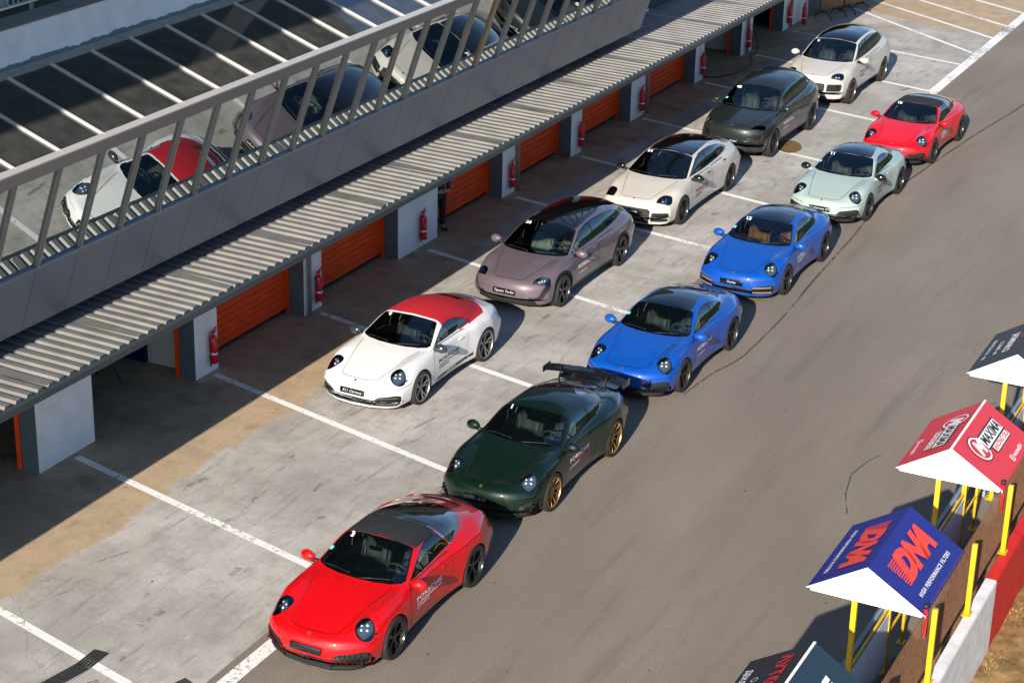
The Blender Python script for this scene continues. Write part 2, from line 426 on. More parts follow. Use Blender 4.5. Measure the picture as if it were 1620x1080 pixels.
# compact coupe-like suv
SUV = dict(y0=-.91, y1=3.97, Rn=.14, Rt=.22, zn=.42, p=3.2, zt=.80, bow=.34, bowl=.85, bowt=.24, W=.93, zf=.22,
    zc=[(-.91,.80),(-.85,.85),(-.75,.885),(-.5,.94),(-.2,.99),(.1,1.035),(.28,1.06),(.45,1.13),(.7,1.26),(.95,1.385),(1.15,1.475),(1.35,1.545),(1.6,1.595),(1.95,1.62),(2.4,1.622),(2.8,1.60),(3.1,1.555),(3.35,1.47),(3.58,1.34),(3.75,1.245),(3.97,1.15)],
    xm=[(-.91,.88),(-.5,.93),(-.2,.955),(0,.965),(.5,.95),(1.2,.94),(1.8,.94),(2.4,.96),(2.9,.975),(3.3,.96),(3.6,.93),(3.97,.87)],
    zE=[(-.91,.58),(-.4,.66),(0,.72),(1,.66),(2,.68),(2.9,.78),(3.5,.80),(3.97,.82)],
    F=[(-.91,.80,.73),(-.75,.82,.80),(-.5,.84,.87),(-.25,.855,.92),(0,.865,.955),(.3,.87,.98),(.7,.875,1.0),(1.2,.88,1.01),(2.0,.885,1.03),(2.5,.89,1.05),(2.9,.89,1.065),(3.3,.87,1.07),(3.6,.84,1.06),(3.97,.78,1.0)],
    G=[(-.91,.67,.79),(-.75,.69,.87),(-.5,.71,.935),(-.25,.725,.98),(0,.74,1.01),(.3,.77,1.04),(.55,.80,1.055),(.9,.82,1.065),(1.5,.82,1.085),(2.2,.81,1.11),(2.8,.78,1.145),(3.2,.74,1.17),(3.5,.71,1.17),(3.7,.70,1.15),(3.97,.67,1.07)],
    I=[(-.91,.42,.80),(-.75,.44,.885),(-.5,.46,.935),(-.2,.48,.985),(.1,.55,1.032),(.28,.66,1.055),(.38,.74,1.065),(.47,.785,1.085),(.6,.76,1.16),(.8,.725,1.265),(1.0,.685,1.37),(1.15,.66,1.425),(1.4,.635,1.485),(1.8,.62,1.525),(2.2,.618,1.53),(2.6,.61,1.505),(2.95,.60,1.455),(3.25,.585,1.38),(3.5,.575,1.285),(3.75,.56,1.185),(3.97,.55,1.09)],
    bulge=[(.4,0),(.8,.012),(1.4,.025),(2.5,.025),(3.2,.01),(3.6,0)])
SUV['zn'] = .42
for _S in (TOURER, SALOON, SUV):
    _S['G'] = [(a, b + .035*max(0, min(1, (.35-a)/.4)), c) for a, b, c in _S['G']]; _S['F'] = [(a, b + .015*max(0, min(1, (.35-a)/.4)), c) for a, b, c in _S['F']]
def scaled(S, sy, sz, sx=1.0, **kw):
    T = dict(S)
    for k in ('zc', 'zE'): T[k] = [(a*sy, b*sz) for a, b in S[k]]
    T['xm'] = [(a*sy, b*sx) for a, b in S['xm']]; T['bulge'] = [(a*sy, b) for a, b in S['bulge']]
    for k in 'FGI': T[k] = [(a*sy, b*sx, c*sz) for a, b, c in S[k]]
    for k in ('y0', 'y1'): T[k] = S[k]*sy
    for k in ('zn', 'zt', 'zf'): T[k] = S[k]*sz
    T.update(kw); return T
# ---------------------------------------------------------------- car parts
M = {}
M['black_gloss'] = plain('gloss_black', (.006,.006,.007), .12, coat=1)
M['black_sat'] = plain('satin_black_plastic', (.008,.008,.009), .5, spec=.3, noise=.15, nscale=20)
M['black_matt'] = plain('matt_black_plastic', (.010,.010,.011), .7)
M['tyre'] = plain('tyre_rubber', (.014,.013,.013), .78, noise=.25, nscale=14)
M['chrome'] = plain('polished_metal', (.75,.75,.76), .12, metal=1)
M['disc'] = plain('brake_disc_steel', (.09,.088,.085), .6, metal=.4)
M['barrel'] = plain('dark_wheel_barrel', (.02,.02,.02), .7, spec=.2)
M['rim_black'] = plain('gloss_black_rim', (.012,.012,.014), .25, coat=.5)
M['rim_silver'] = plain('silver_rim', (.34,.33,.32), .42, metal=.8)
M['rim_gold'] = plain('bronze_gold_rim', (.50,.28,.09), .4, metal=.85)
M['rim_grey'] = plain('dark_two_tone_rim', (.07,.066,.066), .4, metal=.7)
M['glass'] = glassmat('car_glass', (.44,.52,.52), (.80,.92,1), 1.5, 0, .07)
M['glass_dark'] = glassmat('dark_privacy_glass', (.07,.08,.085), (1,1,1), 1.5)
M['roofglass'] = plain('black_roof_glass', (.004,.004,.005), .04, spec=.6, coat=1)
M['frit'] = plain('black_glass_edge', (.004,.004,.005), .10, spec=.5)
M['lens'] = glassmat('clear_lamp_lens', (.85,.88,.9), (1,1,1), 1.5)
M['lampin'] = plain('lamp_housing', (.06,.085,.115), .25, coat=1)
M['led'] = plain('lamp_reflector', (.80,.84,.90), .35, spec=.8)
M['interior'] = plain('dark_interior', (.018,.018,.02), .6, noise=.2, nscale=10)
M['seat_grey'] = plain('grey_leather', (.13,.125,.118), .5, noise=.12, nscale=9)
M['seat_tan'] = plain('tan_leather', (.44,.17,.065), .5, noise=.12, nscale=9)
M['seat_cream'] = plain('cream_leather', (.42,.40,.31), .5, noise=.1, nscale=9)
M['wheel_grey'] = plain('steering_leather', (.10,.10,.10), .45)
M['white'] = plain('white_vinyl', (.85,.85,.85), .5)
M['plate_white'] = plain('plate_lettering_white', (.45,.45,.45), .5)
M['redvin'] = plain('red_vinyl', (.5,.02,.03), .5)
M['blackvin'] = plain('black_vinyl', (.015,.015,.015), .5)
M['green'] = plain('green_sticker', (.02,.42,.30), .5)
M['gold'] = plain('crest_gold', (.65,.42,.12), .3, metal=.8)
M['crest_dark'] = plain('crest_enamel', (.15,.01,.012), .3)
M['tail'] = plain('red_lamp_lens', (.25,.006,.01), .1, coat=1)
M['caliper'] = {'y': plain('yellow_caliper', (.6,.5,.02), .35), 'r': plain('red_caliper', (.45,.01,.015), .35), 'k': plain('black_caliper', (.02,.02,.02), .35)}

def wheel(parent, x, y, r, w, rimmat, style, side, cal='k', tyre_h=.066):
    """side +1 = left (+x outward)"""
    M0 = Matrix.Translation((x, y, r)) @ Matrix.Scale(side, 4, (1,0,0))
    tm = MB(); ri = r - tyre_h; h = w/2
    tm.lathe([(ri-.005, -h*.92), (ri+.02, -h), (r-.03, -h*1.02), (r-.008, -h*.93), (r, -h*.75), (r, h*.70), (r-.006, h*.88), (r-.028, h*1.0), (ri+.035, h*1.03), (ri+.006, h*.97), (ri-.004, h*.90)], 44, M0)
    wh = tm.build('wheel', M['tyre'], parent)
    rm = MB()
    rm.lathe([(ri-.002, h*.93), (ri-.008, h*.98), (ri-.022, h*.97), (ri-.026, h*.86)], 44, M0)
    rm.lathe([(ri-.026, h*.86), (ri-.045, h*.2), (ri-.05, -h*.9)], 44, M0, 1)
    ns, twin, sw = style['n'], style.get('twin', 0), style.get('w', .022)
    hub = h*.66; cone = style.get('cone', .10)
    for k in range(ns):
        a0 = 2*math.pi*k/ns + style.get('rot', .1)
        for tw in ((-twin, twin) if twin else (0,)):
            a_in = a0 + tw*.35; a_out = a0 + tw
            prof = []
            for t in (0, .25, .6, 1):
                rr = .045 + (ri-.028-.045)*t; a = a_in + (a_out-a_in)*t
                hx = hub + (h*.90-hub)*t - .012*math.sin(math.pi*t)
                prof.append((Vector((hx, rr*math.cos(a), rr*math.sin(a))), a, sw*(1.15-.35*t)))
            for (p, a, ww), (q, b, w2) in zip(prof[:-1], prof[1:]):
                ta = Vector((0, -math.sin(a), math.cos(a))); tb = Vector((0, -math.sin(b), math.cos(b))); dn = Vector((.035, 0, 0))
                c = Vector((.006, 0, 0))
                vs = [p-ta*ww/2-dn, p-ta*ww/2-c, p-ta*ww*.2, p+ta*ww*.2, p+ta*ww/2-c, p+ta*ww/2-dn,
                      q-tb*w2/2-dn, q-tb*w2/2-c, q-tb*w2*.2, q+tb*w2*.2, q+tb*w2/2-c, q+tb*w2/2-dn]
                rm.add([M0 @ v for v in vs], [(i, i+1, i+7, i+6) for i in range(5)])
    rm.lathe([(.0, hub+.006), (.030, hub+.005), (.034, hub+.001), (.052, hub-.001), (.055, hub-.03)], 20, M0)
    rm.build('rim', [rimmat, M['barrel']], wh, sharp=40)
    cm = MB(); cm.lathe([(0, hub+.0095), (.022, hub+.0090), (.024, hub+.007)], 14, M0); cm.build('hub_cap', M['crest_dark'] if style.get('cap') else M['black_gloss'], wh)
    dm = MB(); dr = ri-.05
    dm.lathe([(.05, -.0), (.09, .005), (dr-.06, .012), (dr-.005, .012), (dr-.005, -.02), (.05, -.02)], 36, M0); dm.build('brake_disc', M['disc'], wh)
    cp = MB(); 
    for k in range(8):
        a = R(200 + k*8); b = R(208 + k*8)
        vs = []
        for aa in (a, b):
            for rr in (dr-.075, dr+.012):
                for hx in (-.035, .045):
                    vs.append(M0 @ Vector((hx, rr*math.cos(aa), rr*math.sin(aa)*-1)))
        cp.add(vs, [(0,1,3,2),(4,6,7,5),(0,4,5,1),(2,3,7,6),(1,5,7,3)])
    cp.build('brake_caliper', M['caliper'][cal], wh)
    # arch liner: dark half drum around the wheel
    return wh

def liner(parent, y, z, r, x_in, x_out, name='wheel_arch_liner'):
    m = MB()
    for s in (1, -1):
        M0 = Matrix.Translation((0, y, z)) @ Matrix.Scale(s, 4, (1,0,0))
        m.lathe([(0, x_in), (r, x_in), (r, x_out)], 28, M0, a0=R(-100), a1=R(100))
    return m

def seat(parent, x, y, z, mat, s=1.0, rear=False):
    def slab(w, d, h, M_, taper=.8, seg=3, b=.035):
        bm = bmesh.new(); bmesh.ops.create_cube(bm, size=1)
        bmesh.ops.subdivide_edges(bm, edges=bm.edges[:], cuts=2, use_grid_fill=True)
        for v in bm.verts:
            t = v.co.z+.5; ww = w*(1-(1-taper)*t)
            dish = .035*(1-abs(v.co.x*2)) if v.co.y < -.3 else 0
            v.co = Vector((v.co.x*ww, v.co.y*d + dish, v.co.z*h))
        bmesh.ops.bevel(bm, geom=[e for e in bm.edges if len(e.link_faces) == 2 and e.calc_face_angle(0) > .9], offset=b, segments=3, affect='EDGES')
        return bm
    m = MB(); w = .50*s
    T = Matrix.Translation((x, y, z))
    bm = slab(w, .50, .14, None, 1.0); m.bm(bm, 0, T @ Matrix.Translation((0, 0, .26)) @ Matrix.Rotation(R(-6), 4, 'X'), True); bm.free()
    bm = slab(w, .13, .58, None, .80); m.bm(bm, 0, T @ Matrix.Translation((0, .29, .54)) @ Matrix.Rotation(R(-19), 4, 'X'), True); bm.free()
    bm = slab(.26*s, .09, .19, None, .85, b=.03); m.bm(bm, 0, T @ Matrix.Translation((0, .415, .88)) @ Matrix.Rotation(R(-12), 4, 'X'), True); bm.free()
    for sx in (1, -1):   # side bolsters
        bm = slab(.09, .17, .44, None, .7, b=.03); m.bm(bm, 0, T @ Matrix.Translation((sx*.215*s, .225, .50)) @ Matrix.Rotation(R(-19), 4, 'X'), True); bm.free()
        bm = slab(.09, .44, .10, None, .9, b=.03); m.bm(bm, 0, T @ Matrix.Translation((sx*.215*s, -.02, .335)) @ Matrix.Rotation(R(-6), 4, 'X'), True); bm.free()
    return m.build('rear_seat' if rear else 'seat', mat, parent)

def steering(parent, x, y, z, mat):
    m = MB(); T = Matrix.Translation((x, y, z)) @ Matrix.Rotation(R(-65), 4, 'X')
    pts = [T @ Vector((.183*math.cos(a), .183*math.sin(a), 0)) for a in [2*math.pi*k/28 for k in range(29)]]
    m.tube(pts, .0165, 8, cap=False)
    m.lathe([(0, .01), (.06, .008), (.068, -.03), (.0, -.04)], 16, T @ Matrix.Rotation(R(-90), 4, 'Y'))
    for a in (5, 175, -90):
        a = R(a); m.bar(T @ Vector((.04*math.cos(a), .04*math.sin(a), 0)), T @ Vector((.178*math.cos(a), .178*math.sin(a), 0)), .035, .014, up=T.to_3x3() @ Vector((0,0,1)))
    return m.build('steering_wheel', mat, parent)

def mirror(parent, S, side, paintm, lower, x, y, z, sc=1.0):
    """door mirror: housing, foot and glass"""
    bm = bmesh.new(); bmesh.ops.create_uvsphere(bm, u_segments=20, v_segments=12, radius=1)
    for v in bm.verts:
        p = v.co
        bx, by, bz = p.x*.125, p.y*.075, p.z*.082
        if p.y > 0: by *= .55                       # flat glass side faces rearwards
        bx += .0; bz += -.012*p.x*1.0
        if p.x > 0: bz *= 1.0
        else: bz *= (1+.25*p.x)
        v.co = Vector((bx*side*sc, by*sc + .030*abs(p.x)*p.x*0, bz*sc))
    if side < 0: bmesh.ops.reverse_faces(bm, faces=bm.faces[:])
    m = MB(); m.bm(bm, 0, Matrix.Translation((side*x, y, z)) @ Matrix.Rotation(R(8*side), 4, 'Z'), True); bm.free()
    h = m.build('wing_mirror', paintm, parent)
    g = MB(); g.lathe([(0, .033*sc), (.05*sc, .033*sc), (.055*sc, .028*sc)], 18, Matrix.Translation((side*x, y, z)) @ Matrix.Scale(1.7, 4, (1,0,0)) @ Matrix.Rotation(R(90), 4, 'Z'))
    g.build('mirror_glass', M['chrome'], h)
    f = MB(); f.tube([(side*(x-.19*sc), y+.03, z-.075*sc), (side*(x-.10*sc), y+.015, z-.060*sc), (side*(x-.01), y+.005, z-.045*sc)], [.036*sc, .032*sc, .034*sc], 8)
    f.build('mirror_foot', lower, h)
    return h

def project(cutter, V, F, place, d, off=.003):
    """put flat artwork (u,v) onto the body: place(u,v) -> world point; cast along -d"""
    out = []; d = Vector(d).normalized()
    for u, v in V:
        p = Vector(place(u, v)); hit, n, i, dist = cutter.bvh.ray_cast(p + d*1.0, -d, 2.5)
        if hit is None: hit = p; n = d
        out.append(hit + n*off)
    return out, F

def subdiv_art(V, F, mx):
    bm = bmesh.new(); vs = [bm.verts.new((u, v, 0)) for u, v in V]
    for f in F:
        try: bm.faces.new([vs[i] for i in f])
        except ValueError: pass
    for _ in range(4):
        e = [e for e in bm.edges if e.calc_length() > mx]
        if not e: break
        bmesh.ops.subdivide_edges(bm, edges=e, cuts=1)
    bmesh.ops.triangulate(bm, faces=bm.faces[:]); bm.verts.index_update()
    r = ([(v.co.x, v.co.y) for v in bm.verts], [[v.index for v in f.verts] for f in bm.faces]); bm.free(); return r

TXT = {}
def art(s, **k):
    key = (s, tuple(sorted(k.items())))
    if key not in TXT: TXT[key] = textmesh(s, **k)
    return TXT[key]
def rect(x0, x1, y0, y1): return [(x0, y0), (x1, y0), (x1, y1), (x0, y1)], [[0, 1, 2, 3]]
# ---------------------------------------------------------------- outlines shared by the cars
def rnd(p, r=.04, n=3): return poly_round(p, r, n)
K = {}
def L_(c): return c.x > .5
def prep_sport(var):
    """cuts the sports car body; var: coupe, targa, cabrio, wing"""
    c = Cutter(SPORT); S = SPORT
    side = lambda q: q.x > .35
    # lower black sill, wheel arches
    c.cut([(-1.3,.0),(4.2,.0),(4.2,.175),(-1.3,.178)], 'side', 'underbody', pred='all')
    c.cut([(.35,.15),(2.12,.15),(2.08,.215),(.37,.215)], 'side', 'sill', pred=side)
    # glass
    ws = [(-.06,.385),(.30,.40),(.55,.455),(.70,.535),(.735,.60),(.69,.76),(.625,.97),(.585,1.09),(.56,1.115),(.30,1.145),(-.06,1.155)]
    c.ring(ws, 'top', .022, 'windscreen_edge', 'windscreen', pred=lambda q: q.z > .8)
    dlo = [(.66,.915),(.80,.99),(1.0,1.09),(1.18,1.158),(1.4,1.198),(1.62,1.205),(1.85,1.185),(2.06,1.135),(2.24,1.065),(2.33,1.01),(2.33,.985),(2.2,.968),(1.9,.95),(1.5,.935),(1.0,.92)]
    if var == 'targa':
        dlo = [(.66,.915),(.80,.99),(1.0,1.09),(1.18,1.158),(1.4,1.198),(1.60,1.208),(1.72,1.20),(1.90,.955),(1.5,.938),(1.0,.92)]
    if var == 'cabrio':
        dlo = [(.66,.915),(.80,.99),(1.0,1.09),(1.18,1.150),(1.4,1.168),(1.62,1.15),(1.85,1.085),(2.02,1.0),(2.05,.955),(1.5,.94),(1.0,.92)]
    up = lambda q: q.x > .4 and q.z > .9
    c.ring(dlo, 'side', .013, 'window_trim', 'side_window', pred=lambda q: q.x > .35 and q.z > .88)
    if var in ('coupe', 'wing'):
        c.cut([(1.66,.9),(1.72,.9),(1.80,1.25),(1.74,1.25)], 'side', 'window_trim', pred=up, only=['side_window'])
        c.cut([(1.72,.85),(2.5,.85),(2.5,1.3),(1.80,1.3)], 'side', 'rear_side_window', pred=up, only=['side_window'])
    if var == 'coupe':
        c.cut(rnd([(-.06,1.165),(.535,1.13),(.505,1.30),(.495,1.75),(.485,2.02),(-.06,2.08)], .03), 'top', 'roof_panel', pred=lambda q: q.z > 1.1)
        c.ring(rnd([(-.06,2.11),(.47,2.07),(.44,2.4),(.41,2.72),(.30,2.80),(-.06,2.82)], .06), 'top', .02, 'window_trim', 'rear_window', pred=lambda q: q.z > .95)
    if var == 'wing':
        c.ring(rnd([(-.06,2.0),(.45,1.97),(.44,2.3),(.41,2.64),(.30,2.72),(-.06,2.74)], .06), 'top', .02, 'window_trim', 'rear_window', pred=lambda q: q.z > .95)
    if var == 'targa':
        c.cut([(-.06,1.168),(.62,1.12),(.60,1.4),(.60,1.86),(-.06,1.88)], 'top', 'roof_panel', pred=lambda q: q.z > 1.195)
        c.cut([(1.66,1.34),(1.905,.955),(2.10,.962),(1.86,1.34)], 'side', 'targa_hoop', pred='all', only=['body', 'roof_panel', 'window_trim'])
        c.cut([(1.855,1.348),(2.09,.978),(2.30,1.0),(2.50,1.04),(2.70,1.11),(2.66,1.25),(2.2,1.36)], 'side', 'rear_window', pred='all', only=['body'])
    if var == 'cabrio':
        c.cut([(-.06,1.205),(.70,1.165),(.80,1.3),(.80,2.55),(.66,2.72),(.40,2.84),(-.06,2.88)], 'top', 'soft_top', pred=lambda q: q.z > .935+.02*max(0, q.y-2), only=['body'])
        c.cut(rnd([(-.06,2.42),(.34,2.41),(.30,2.62),(-.06,2.64)], .03), 'top', 'rear_window', only=['soft_top'])
    if var == 'targa': c.cut([(1.675,1.34),(1.90,.955),(1.925,.956),(1.70,1.34)], 'side', 'hoop_trim', pred='all', only=['targa_hoop'])
    # bonnet, doors, bumper line, engine lid
    gap = .011
    bon = rnd([(-.06,-.845),(.24,-.83),(.385,-.775),(.43,-.66),(.50,-.30),(.585,.12),(.655,.45),(.45,.385),(-.06,.345)], .05, 2)
    c.ring(bon, 'top', gap, 'panel_gap', 'bonnet', pred=lambda q: q.z > .55, only=['body'])
    door = rnd([(.50,.26),(1.62,.26),(1.74,.50),(1.79,.72),(1.80,.915),(.62,.905),(.50,.80),(.46,.55)], .05, 2)
    c.ring(door, 'side', gap, 'panel_gap', 'door', pred=lambda q: q.x > .6 and q.z < .93, only=['body'])
    # engine grille
    c.ring(rnd([(-.06,2.93),(.36,2.93),(.33,3.10),(-.06,3.12)], .03), 'top', .01, 'panel_gap', 'engine_grille', pred=lambda q: q.z > .8, only=['body'])
    c.cut([(-.06,3.20),(.56,3.18),(.62,3.24),(.60,3.27),(-.06,3.32)], 'top', 'panel_gap', pred=lambda q: q.z > .8, only=['body'])
    c.cut([(-.06,.70),(.62,.70),(.80,.70),(.80,.735),(-.06,.745)], 'rear', 'tail_lamp', only=['body'], pred=lambda q: q.y > 3)
    c.cut([(-.06,.18),(.80,.18),(.72,.40),(-.06,.40)], 'rear', 'rear_diffuser', only=['body'], pred=lambda q: q.y > 3)
    # lamps
    hl = ell(0, 0, .145, .195, R(14), 28)
    c.ring(hl, (.20,-.64,.74), .014, 'lamp_bezel', 'headlight', pred=lambda q: q.x > .4 and q.y < -.2, only=['body'], o=(.705,-.53,.70))
    # nose
    if var == 'wing':
        c.cut(rnd([(-.06,.155),(.50,.155),(.60,.21),(.60,.30),(.50,.335),(-.06,.36)], .03), 'front', 'grille', pred=lambda q: q.y < -.5, only=['body'])
        c.cut(rnd([(.66,.19),(.90,.19),(.90,.42),(.84,.46),(.66,.36)], .04), 'front', 'air_intake', pred=lambda q: q.y < -.4, only=['body'])
        c.cut(rnd([(.14,-.77),(.40,-.725),(.42,-.645),(.15,-.69)], .015, 2), 'top', 'bonnet_vent', only=['bonnet', 'body'])
    elif K.get('nose') == 'slats':
        c.cut(rnd([(.40,.172),(.82,.172),(.865,.25),(.87,.42),(.82,.455),(.48,.42),(.40,.34)], .025), 'front', 'air_intake', pred=lambda q: q.y < -.4, only=['body'])
        c.cut([(-.06,.16),(.46,.16),(.46,.32),(.40,.335),(-.06,.345)], 'front', 'grille', pred=lambda q: q.y < -.5, only=['body'])
    else:
        c.cut(rnd([(.45,.205),(.80,.205),(.86,.28),(.86,.40),(.80,.42),(.50,.39),(.42,.32)], .025), 'front', 'air_intake', pred=lambda q: q.y < -.4, only=['body'])
        c.cut([(-.06,.215),(.46,.215),(.46,.33),(-.06,.35)], 'front', 'grille', pred=lambda q: q.y < -.5, only=['body'])
    c.cut([(-.98,.49),(-.36,.555),(-.36,.566),(-.98,.501)], 'side', 'panel_gap', pred=lambda q: q.x > .45, only=['body'])
    c.cut([(2.83,.56),(3.5,.60),(3.5,.611),(2.83,.571)], 'side', 'panel_gap', pred=lambda q: q.x > .45, only=['body'])
    c.cut([(-.66,.598),(-.44,.628),(-.44,.650),(-.66,.618)], 'side', 'marker_lamp', pred=lambda q: q.x > .6, only=['body'])
    c.cut(ell(0, .335, .366, .366, 0, 36), 'side', 'hole', pred=lambda q: q.x > .55 and q.z < .8)
    c.cut(ell(2.45, .345, .382, .382, 0, 36), 'side', 'hole', pred=lambda q: q.x > .55 and q.z < .8)
    bvh = c.bvh; parts = c.finish(); return c, parts

PREP = {}
def car_root(name, x, y, rz, label, cat='car', group=None):
    r = empty(name, (x, y, 0), rz); tag(r, label, cat, group); return r

def add_decal(root, c, name, artlist, place, d, mats):
    """artlist: list of (V,F,matindex,maxedge)"""
    V = []; F = []; MI = []
    for v, f, mi, mx in artlist:
        if mx: v, f = subdiv_art(v, f, mx)
        p, f2 = project(c, v, f, place, d); b = len(V); V += p; F += [[i+b for i in q] for q in f2]; MI += [mi]*len(f2)
    me = bpy.data.meshes.new(name); me.from_pydata([tuple(v) for v in V], [], F)
    for m in mats: me.materials.append(m)
    me.polygons.foreach_set('material_index', MI); me.update()
    o = bpy.data.objects.new(name, me); link(o, root); return o
def shift(vf, dx=0, dy=0, s=1, sx=1): return [(u*s*sx+dx, v*s+dy) for u, v in vf[0]], vf[1]

def common(root, c, parts, o, S):
    """everything all cars share. o: options"""
    pm = o['paint']
    def P(names, nm, mat, off=0, lip=0, side=0, lipdir=None, par=root):
        ps = [parts[n] for n in names if n in parts]
        if not ps: return None
        return link(bpy.data.objects.new(nm, part_mesh(nm, ps, mat, off, side, lip, lipdir)), par)
    body = P(['body'], 'body', pm, lip=.012)
    bon = P(['bonnet'], 'bonnet', pm)
    P(['panel_gap'], 'panel_gap', M['black_matt'], off=.007)
    P(['underbody', 'sill', 'cladding'], 'sill', M['black_sat'])
    P(['windscreen_edge', 'window_trim'], 'window_trim', M['frit'], off=.001)
    P(['windscreen'], 'windscreen', M['glass'], off=.002)
    P(['roof_panel'], o.get('roofname', 'roof'), o['roof'], off=-.001 if o.get('roofup') else .0005)
    P(['soft_top'], 'soft_top', o.get('soft', M['black_matt']), off=-.006)
    P(['targa_hoop'], 'roof_hoop', o.get('hoop', M['black_gloss']), off=.0)
    P(['hoop_trim'], 'hoop_trim', M['chrome'])
    P(['rear_window'], 'rear_window', o.get('rearglass', M['roofglass']), off=.002)
    P(['engine_grille'], 'engine_grille', M['black_matt'], off=.006)
    P(['tail_lamp'], 'tail_lamp', M['tail'])
    P(['rear_diffuser'], 'rear_diffuser', M['black_sat'], off=.01)
    P(['grille'], 'grille', M['black_matt'], off=.03, lip=-.03)
    for s in (1, -1):
        d = P(['door'], 'door', pm, side=s)
        P(['rear_door'], 'rear_door', pm, side=s)
        P(['side_window'], 'side_window', M['glass'], off=.003, side=s)
        P(['rear_side_window'], 'side_window', o.get('rsw', M['glass']), off=.003, side=s)
        if 'headlight' in parts:
            hb = P(['lamp_bezel'], 'headlight', o.get('bezel', M['black_gloss']), off=.004, side=s, lip=.02)
            P(['headlight'], 'lamp_lens', M['lens'], off=.002, side=s, par=hb)
            P(['headlight'], 'lamp_housing', M['lampin'], off=.045, side=s, lip=-.045, par=hb)
            ctr = sum((v for v in parts['headlight'][0]), Vector())/len(parts['headlight'][0]); nn = sum((v for v in parts['headlight'][2]), Vector()).normalized()
            m = MB(); e1, e2, dd = frame(nn)
            for a, b in o.get('leds', ((-.04,.055),(.045,.05),(-.045,-.02),(.04,-.025))):
                q = ctr + e1*a + e2*b; hh, hn, hi, hd = c.bvh.ray_cast(q + dd*.3, -dd, .6); q = (hh if hh is not None else q) - nn*.030; q = Vector((q.x*s, q.y, q.z)); n2 = Vector((nn.x*s, nn.y, nn.z))
                rot = Vector((1,0,0)).rotation_difference(n2).to_matrix().to_4x4()
                m.lathe([(0, .014), (.010, .012), (.019, .006), (.022, 0)], 12, Matrix.Translation(q) @ rot)
            m.build('lamp_reflector', M['led'], hb)
        if 'air_intake' in parts:
            ai = P(['air_intake'], 'air_intake', M['black_matt'], off=.05, lip=-.05, side=s, lipdir=None)
            vs = parts['air_intake'][0]; x0 = min(v.x for v in vs); x1 = max(v.x for v in vs); z0 = min(v.z for v in vs); z1 = max(v.z for v in vs)
            st = o.get('slat', 'h'); m = MB()
            def on(x, z, off):
                h, n, i, q = c.bvh.ray_cast(Vector((x, -3, z)), Vector((0, 1, 0)), 4)
                return (h - n*off) if h is not None else None
            if st == 'v':
                for k in range(6):
                    x = x0 + .03 + (x1-x0-.06)*(k+.6)/6.2
                    pts = [on(x-.01*t, z0+.05+(z1-z0-.085)*t/4, .044) for t in range(5)]
                    pts = [p for p in pts if p is not None]
                    if len(pts) > 1: m.tube([(p.x*s, p.y, p.z) for p in pts], .013, 6)
            elif st == 'h':
                for k, mi in ((.28, 1), (.72, 1), (.5, 0)):
                    pts = [on(x0+.03+(x1-x0-.08)*t/5, z0+(z1-z0)*k, .02) for t in range(6)]
                    pts = [p for p in pts if p is not None]
                    for p, q in zip(pts[:-1], pts[1:]): m.bar((p.x*s, p.y, p.z), (q.x*s, q.y, q.z), .02, .030 if mi else .012, mi)
            if st: m.build('intake_slat', [M['black_sat'], o.get('slatmat', M['black_gloss'])], ai)
        P(['bonnet_vent'], 'bonnet_vent', M['black_sat'], off=.012, lip=-.012, side=s)
        if 'marker_lamp' in parts: P(['marker_lamp'], 'marker_lamp', M['frit'], side=s)
        if o.get('handle'):
            for hy, hz in o['handle']:
                h, n, i, q = c.bvh.ray_cast(Vector((3, hy, hz)), Vector((-1, 0, 0)), 4)
                if h is not None:
                    m = MB(); m.bbox(h.x-.01, h.x+.022, hy-.09, hy+.09, hz-.014, hz+.014, .008, M=Matrix.Scale(s, 4, (1,0,0)))
                    m.build('door_handle', o.get('handlemat', pm), root)
        mx, my, mz = S['mirror']; mirror(root, S, s, o.get('mirrormat', pm), o.get('mirrorfoot', M['black_sat']), mx, my, mz, S.get('msc', 1.1))
    # cabin lining (inside of pillars and doors)
    V = []; F = []
    for n in ('body', 'door', 'rear_door', 'roof_panel', 'soft_top', 'targa_hoop', 'window_trim', 'windscreen_edge'):
        if n not in parts: continue
        vs, fs, ns = parts[n]
        for f in fs:
            cz = sum(vs[i].z for i in f)/len(f); cy = sum(vs[i].y for i in f)/len(f)
            if cz > S['liner'][0] and S['liner'][1] < cy < S['liner'][2]:
                for s in (1, -1):
                    b = len(V); q = [vs[i]-ns[i]*.022 for i in f]; q = [Vector((v.x*s, v.y, v.z)) for v in q]; V += (q[::-1] if s > 0 else q); F.append(list(range(b, b+len(f))))
    me = bpy.data.meshes.new('cabin_lining'); me.from_pydata([tuple(v) for v in V], [], F); me.materials.append(M['interior']); me.update()
    link(bpy.data.objects.new('cabin_lining', me), root)
    # floor, dash, seats, wheel
    fy0, fy1, fz, wd = S['cabin']
    m = MB(); m.box(-wd, wd, fy0, fy1, fz-.02, fz); m.box(-wd, wd, fy1-.02, fy1, fz, S['belt']); m.box(-.11, .11, fy0+.4, fy1-.9, fz, fz+.30)
    m.box(wd-.03, wd, fy0+.2, fy1, fz, S['belt']-.06); m.box(-wd, -wd+.03, fy0+.2, fy1, fz, S['belt']-.06)
    m.build('cabin_floor', M['interior'], root)
    dy, dz = S['dash']; m = MB()
    sec = [(dy-.30, dz-.02), (dy-.05, dz+.0), (dy+.12, dz-.02), (dy+.20, dz-.07), (dy+.21, dz-.20), (dy+.1, dz-.42), (dy-.30, dz-.42)]
    n = len(sec); vs = []
    for i in range(9):
        x = -wd+.02 + (2*wd-.04)*i/8; bow = .10*(abs(x)/wd)**2
        vs += [(x, a+bow, b) for a, b in sec]
